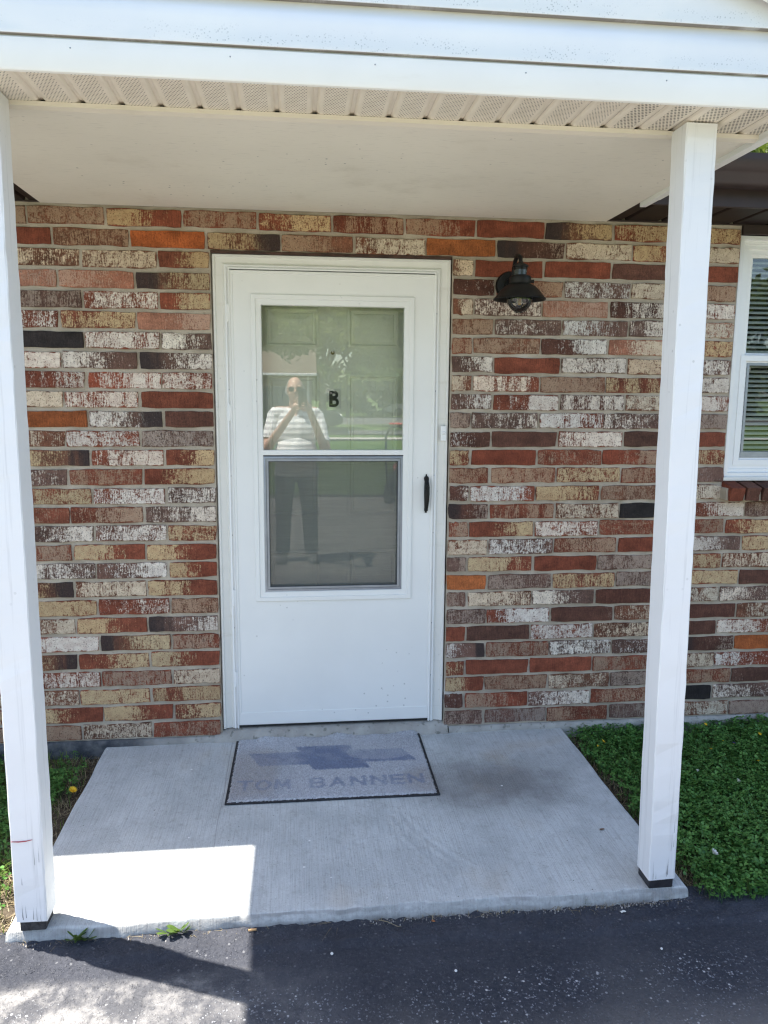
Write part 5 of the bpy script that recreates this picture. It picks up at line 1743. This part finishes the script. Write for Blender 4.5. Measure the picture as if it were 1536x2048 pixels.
# ------------------------------------------------------------------ the man taking the photograph (seen in the door's glass)
def person():
    t = thing('person', 'bald man in a striped polo shirt holding up a phone, mirrored in the door', 'person', (.33, -3.98, -.077))
    ox, oy, oz = .33, -3.98, -.077
    parts = MB()
    def caps(a, b, ra, rb, n=12):
        a, b = Vector(a), Vector(b)
        d = b - a
        pts, rs = [], []
        t0 = d.normalized()
        for k in (1.0, .92, .7, .38): pts.append(a - t0 * ra * k); rs.append(max(.0004, ra * math.sqrt(max(0, 1 - k * k))))
        pts += [a, a + d * .33, a + d * .66, b]; rs += [ra, ra + (rb - ra) * .33, ra + (rb - ra) * .66, rb]
        for k in (.38, .7, .92, 1.0): pts.append(b + t0 * rb * k); rs.append(max(.0004, rb * math.sqrt(max(0, 1 - k * k))))
        parts.tube(pts, rs, n)
    def ell(c, rx, ry, rz, n=18, tilt=0):
        vs, fs = [], []
        m = 12
        for j in range(m + 1):
            ph = math.pi * j / m
            for i in range(n):
                th = 2 * math.pi * i / n
                x, y, z = rx * max(.02, math.sin(ph)) * math.cos(th), ry * max(.02, math.sin(ph)) * math.sin(th), rz * math.cos(ph)
                y, z = y * math.cos(tilt) - z * math.sin(tilt), y * math.sin(tilt) + z * math.cos(tilt)
                vs.append((c[0] + x, c[1] + y, c[2] + z))
        for j in range(m):
            for i in range(n):
                fs.append((j * n + i, j * n + (i + 1) % n, j * n + n + (i + 1) % n, j * n + n + i))
        fs += [tuple(range(n)), tuple(range(m * n, m * n + n))]
        parts.add(vs, fs)
    # legs (slightly apart), loose trousers, shoes
    for s in (-1, 1):
        caps((s * .10, 0, .88), (s * .125, .015, .50), .105, .078); caps((s * .125, .015, .50), (s * .14, -.01, .10), .080, .068)
        caps((s * .14, -.02, .05), (s * .165, .17, .038), .050, .042)
        ell((s * .155, .09, .03), .050, .13, .035)
    # trunk with a belly
    ell((0, 0, .92), .190, .150, .15); ell((0, .045, 1.05), .200, .185, .19); ell((0, .015, 1.24), .205, .150, .20); ell((0, -.01, 1.37), .205, .115, .12)
    caps((-.17, -.01, 1.42), (.17, -.01, 1.42), .072, .072)
    caps((0, -.005, 1.44), (0, .03, 1.56), .068, .060)
    # head, turned a little and bent to the phone
    hc = (-.005, .055, 1.655)
    ell(hc, .078, .096, .112, tilt=.18); ell((-.003, .085, 1.595), .060, .066, .060)
    ell((.0, .152, 1.628), .014, .022, .022); ell((.0, .140, 1.655), .010, .016, .030)
    ell((0, .138, 1.585), .026, .012, .007); ell((0, .135, 1.573), .024, .012, .007); ell((0, .128, 1.548), .024, .018, .016)
    for s in (-1, 1):
        ell((s * .080, .045, 1.635), .012, .020, .032); ell((s * .032, .132, 1.677), .024, .014, .008); ell((s * .036, .120, 1.61), .024, .018, .022)
    # arms: upper arms down and out, forearms up to the phone in front of the chest
    ph = Vector((.062, .595, 1.575))            # phone centre relative to the base
    el = Vector((-.275, .13, 1.10)); er = Vector((.285, .15, 1.06))
    caps((-.205, -.01, 1.40), el, .062, .050); caps((.205, -.01, 1.40), er, .062, .050)
    wl = ph + Vector((-.075, -.085, -.105)); wr = ph + Vector((.065, -.075, -.125))
    caps(el, wl, .048, .028); caps(er, wr, .048, .028)
    # hands: palms and five fingers each
    pl = ph + Vector((-.062, -.045, -.072)); prr = ph + Vector((.052, -.038, -.085))
    caps(wl, pl, .028, .030); caps(wr, prr, .028, .030)
    # image-left hand: forefinger raised to tap, the others curled under the phone
    caps(pl + Vector((.006, .012, .022)), pl + Vector((.012, .016, .060)), .0095, .0085, 8); caps(pl + Vector((.012, .016, .060)), pl + Vector((.030, .018, .086)), .0085, .007, 8)
    for k, (dz, ln) in enumerate(((.008, .050), (-.012, .048), (-.030, .040))):
        a = pl + Vector((.010, .022, dz)); b = a + Vector((ln * .7, .014, .004)); c = b + Vector((.020, -.004, -.004))
        caps(a, b, .0095, .0085, 8); caps(b, c, .0085, .007, 8)
    caps(pl + Vector((.0, -.012, .012)), pl + Vector((.030, -.016, .040)), .011, .008, 8)
    for k, (dz, ln) in enumerate(((.036, .058), (.014, .056), (-.008, .052), (-.028, .042))):
        a = prr + Vector((-.004, .022, dz)); b = a + Vector((-ln * .6, .020, .004)); c = b + Vector((-.022, -.002, -.002))
        caps(a, b, .0095, .0085, 8); caps(b, c, .0085, .007, 8)
    caps(prr + Vector((.0, -.010, .018)), prr + Vector((-.012, -.018, .062)), .011, .008, 8)
    o = parts.build('body', M['skin'], t)
    md = o.modifiers.new('r', 'REMESH'); md.mode = 'VOXEL'; md.voxel_size = .0055; md.use_smooth_shade = True
    sm = o.modifiers.new('s', 'SMOOTH'); sm.iterations = 4; sm.factor = .5
    dg = bpy.context.evaluated_depsgraph_get()
    me = bpy.data.meshes.new_from_object(o.evaluated_get(dg))
    o.modifiers.clear()
    o.data = me
    me.materials.clear()
    for m in ('skin', 'trousers', 'shoe'): me.materials.append(M[m])
    n = len(me.vertices)
    co = np.empty(n * 3, np.float32); me.vertices.foreach_get('co', co); co = co.reshape(-1, 3)
    ctr = np.empty(len(me.polygons) * 3, np.float32); me.polygons.foreach_get('center', ctr); ctr = ctr.reshape(-1, 3)
    idx = np.zeros(len(ctr), np.int32)
    idx[ctr[:, 2] < .93] = 1
    idx[ctr[:, 2] < .075] = 2
    me.polygons.foreach_set('material_index', idx)
    me.polygons.foreach_set('use_smooth', np.ones(len(ctr), bool))
    # polo shirt: the trunk and sleeves of the body, offset outwards
    nor = np.empty(n * 3, np.float32); me.vertices.foreach_get('normal', nor); nor = nor.reshape(-1, 3)
    def arm_t(p, a, b):
        a, b = np.array(a), np.array(b); d = b - a
        tt = ((p - a) @ d) / (d @ d)
        dist = np.linalg.norm(p - a - np.clip(tt, 0, 1)[:, None] * d, axis=1)
        return tt, dist
    tl, dl = arm_t(ctr, (-.205, -.01, 1.40), el); tr_, dr_ = arm_t(ctr, (.205, -.01, 1.40), er)
    fl_, dfl = arm_t(ctr, el, wl); frr, dfr = arm_t(ctr, er, wr)
    sleeve = ((dl < .08) & (tl < .72)) | ((dr_ < .08) & (tr_ < .72))
    fore = ((dfl < .060) & (fl_ > -.1)) | ((dfr < .060) & (frr > -.1)) | (((dl < .075) & (tl >= .72)) | ((dr_ < .075) & (tr_ >= .72)))
    trunk = (ctr[:, 2] > .84) & (ctr[:, 2] < 1.475) & (np.abs(ctr[:, 0]) < .30) & ~(fore & ~sleeve) & (ctr[:, 1] < .27)
    vneck = (ctr[:, 1] > .05) & (ctr[:, 2] > 1.40) & (np.abs(ctr[:, 0]) < (ctr[:, 2] - 1.39) * .5)
    pick = (trunk | (sleeve & (ctr[:, 2] > 1.0))) & ~vneck
    polys = [me.polygons[i].vertices[:] for i in np.nonzero(pick)[0]]
    used = sorted({v for p in polys for v in p}); mp = {v: i for i, v in enumerate(used)}
    off = .007 + .006 * vnoise(co[used][:, 0] * 3 + co[used][:, 1] * 2, co[used][:, 2], 6, 4)
    sv = co[used] + nor[used] * off[:, None]
    sh = bpy.data.meshes.new('polo_shirt')
    sh.from_pydata([tuple(p) for p in sv], [], [tuple(mp[v] for v in p) for p in polys])
    sh.materials.append(M['polo'])
    sh.polygons.foreach_set('use_smooth', [True] * len(sh.polygons))
    so = link('polo_shirt', sh, o)
    # collar
    c = MB()
    for s in (-1, 1):
        c.add([(s * .075, -.03, 1.50), (s * .085, .03, 1.488), (s * .040, .098, 1.445), (s * .012, .112, 1.40), (s * .070, .112, 1.405), (s * .115, .040, 1.455), (s * .110, -.03, 1.470)], [(0, 1, 5, 6), (1, 2, 4, 5), (2, 3, 4)])
    c.build('collar', M['polo_plain'], o, True)
    # grey side hair as a thin shell from the head's faces
    hcn = np.array(hc)
    rel = ctr - hcn
    hair = (ctr[:, 2] > 1.60) & (np.linalg.norm(rel, axis=1) < .15) & (rel[:, 1] < .03) & (rel[:, 2] < .065) & ((np.abs(rel[:, 0]) > .05) | (rel[:, 1] < -.05)) & (ctr[:, 2] > 1.585 + .0)
    polys = [me.polygons[i].vertices[:] for i in np.nonzero(hair)[0]]
    used = sorted({v for p in polys for v in p}); mp = {v: i for i, v in enumerate(used)}
    hm = bpy.data.meshes.new('hair')
    hm.from_pydata([tuple(p) for p in co[used] + nor[used] * .004], [], [tuple(mp[v] for v in p) for p in polys])
    hm.materials.append(M['hair'])
    link('hair', hm, o)
    # dark glasses
    g = MB()
    for s in (-1, 1):
        g.add([(s * .012, .158, 1.668), (s * .060, .148, 1.670), (s * .064, .142, 1.645), (s * .048, .146, 1.630), (s * .018, .155, 1.634)], [(0, 1, 2, 3, 4)])
        g.tube([(s * .062, .146, 1.666), (s * .082, .06, 1.655)], .0022, 6)
    g.tube([(-.014, .160, 1.664), (.014, .160, 1.664)], .002, 6)
    g.build('glasses', M['car_glass'], o)
    # phone
    pt = thing('phone', 'dark phone held up in both hands of the man in the striped shirt', 'phone', (ox + ph.x, oy + ph.y, oz + ph.z))
    MB().box(-.037, .037, -.004, .004, -.077, .077, .0035).build('phone_body', plain('phone_black', (.015, .015, .018), .25), pt)
    MB().lathe([(.006, .0042), (.006, .0052), (.0045, .0055)], 14, 'y', (-.014, 0, .052)).build('phone_camera', M['car_glass'], pt)


def stripes():
    n = NT('striped_polo')
    s = n.sep(n.coord())
    f = n.math('FRACT', n.math('MULTIPLY', s[2], 1 / .052))
    c = n.mix(n.ramp(f, .50, .54), (.78, .78, .77), (.46, .46, .47))
    c = n.mix(n.ramp(f, .95, .99), c, (.78, .78, .77))
    n.bump(n.noise(n.coord(), 40, 3), .2, .01)
    return n.done(c, .9)


M['skin'] = plain('skin', (.50, .29, .21), .5, 0, .08, 12)
M['trousers'] = plain('grey_trousers', (.055, .060, .068), .9, 0, .15, 9)
M['shoe'] = plain('pale_shoe', (.20, .20, .20), .7)
M['polo'] = stripes()
M['polo_plain'] = plain('polo_collar', (.68, .68, .67), .9)
M['hair'] = plain('grey_hair', (.42, .41, .40), .8, 0, .2, 60)
person()

print('triangles ~', sum(len(o.data.polygons) for o in S.objects if o.type == 'MESH'))
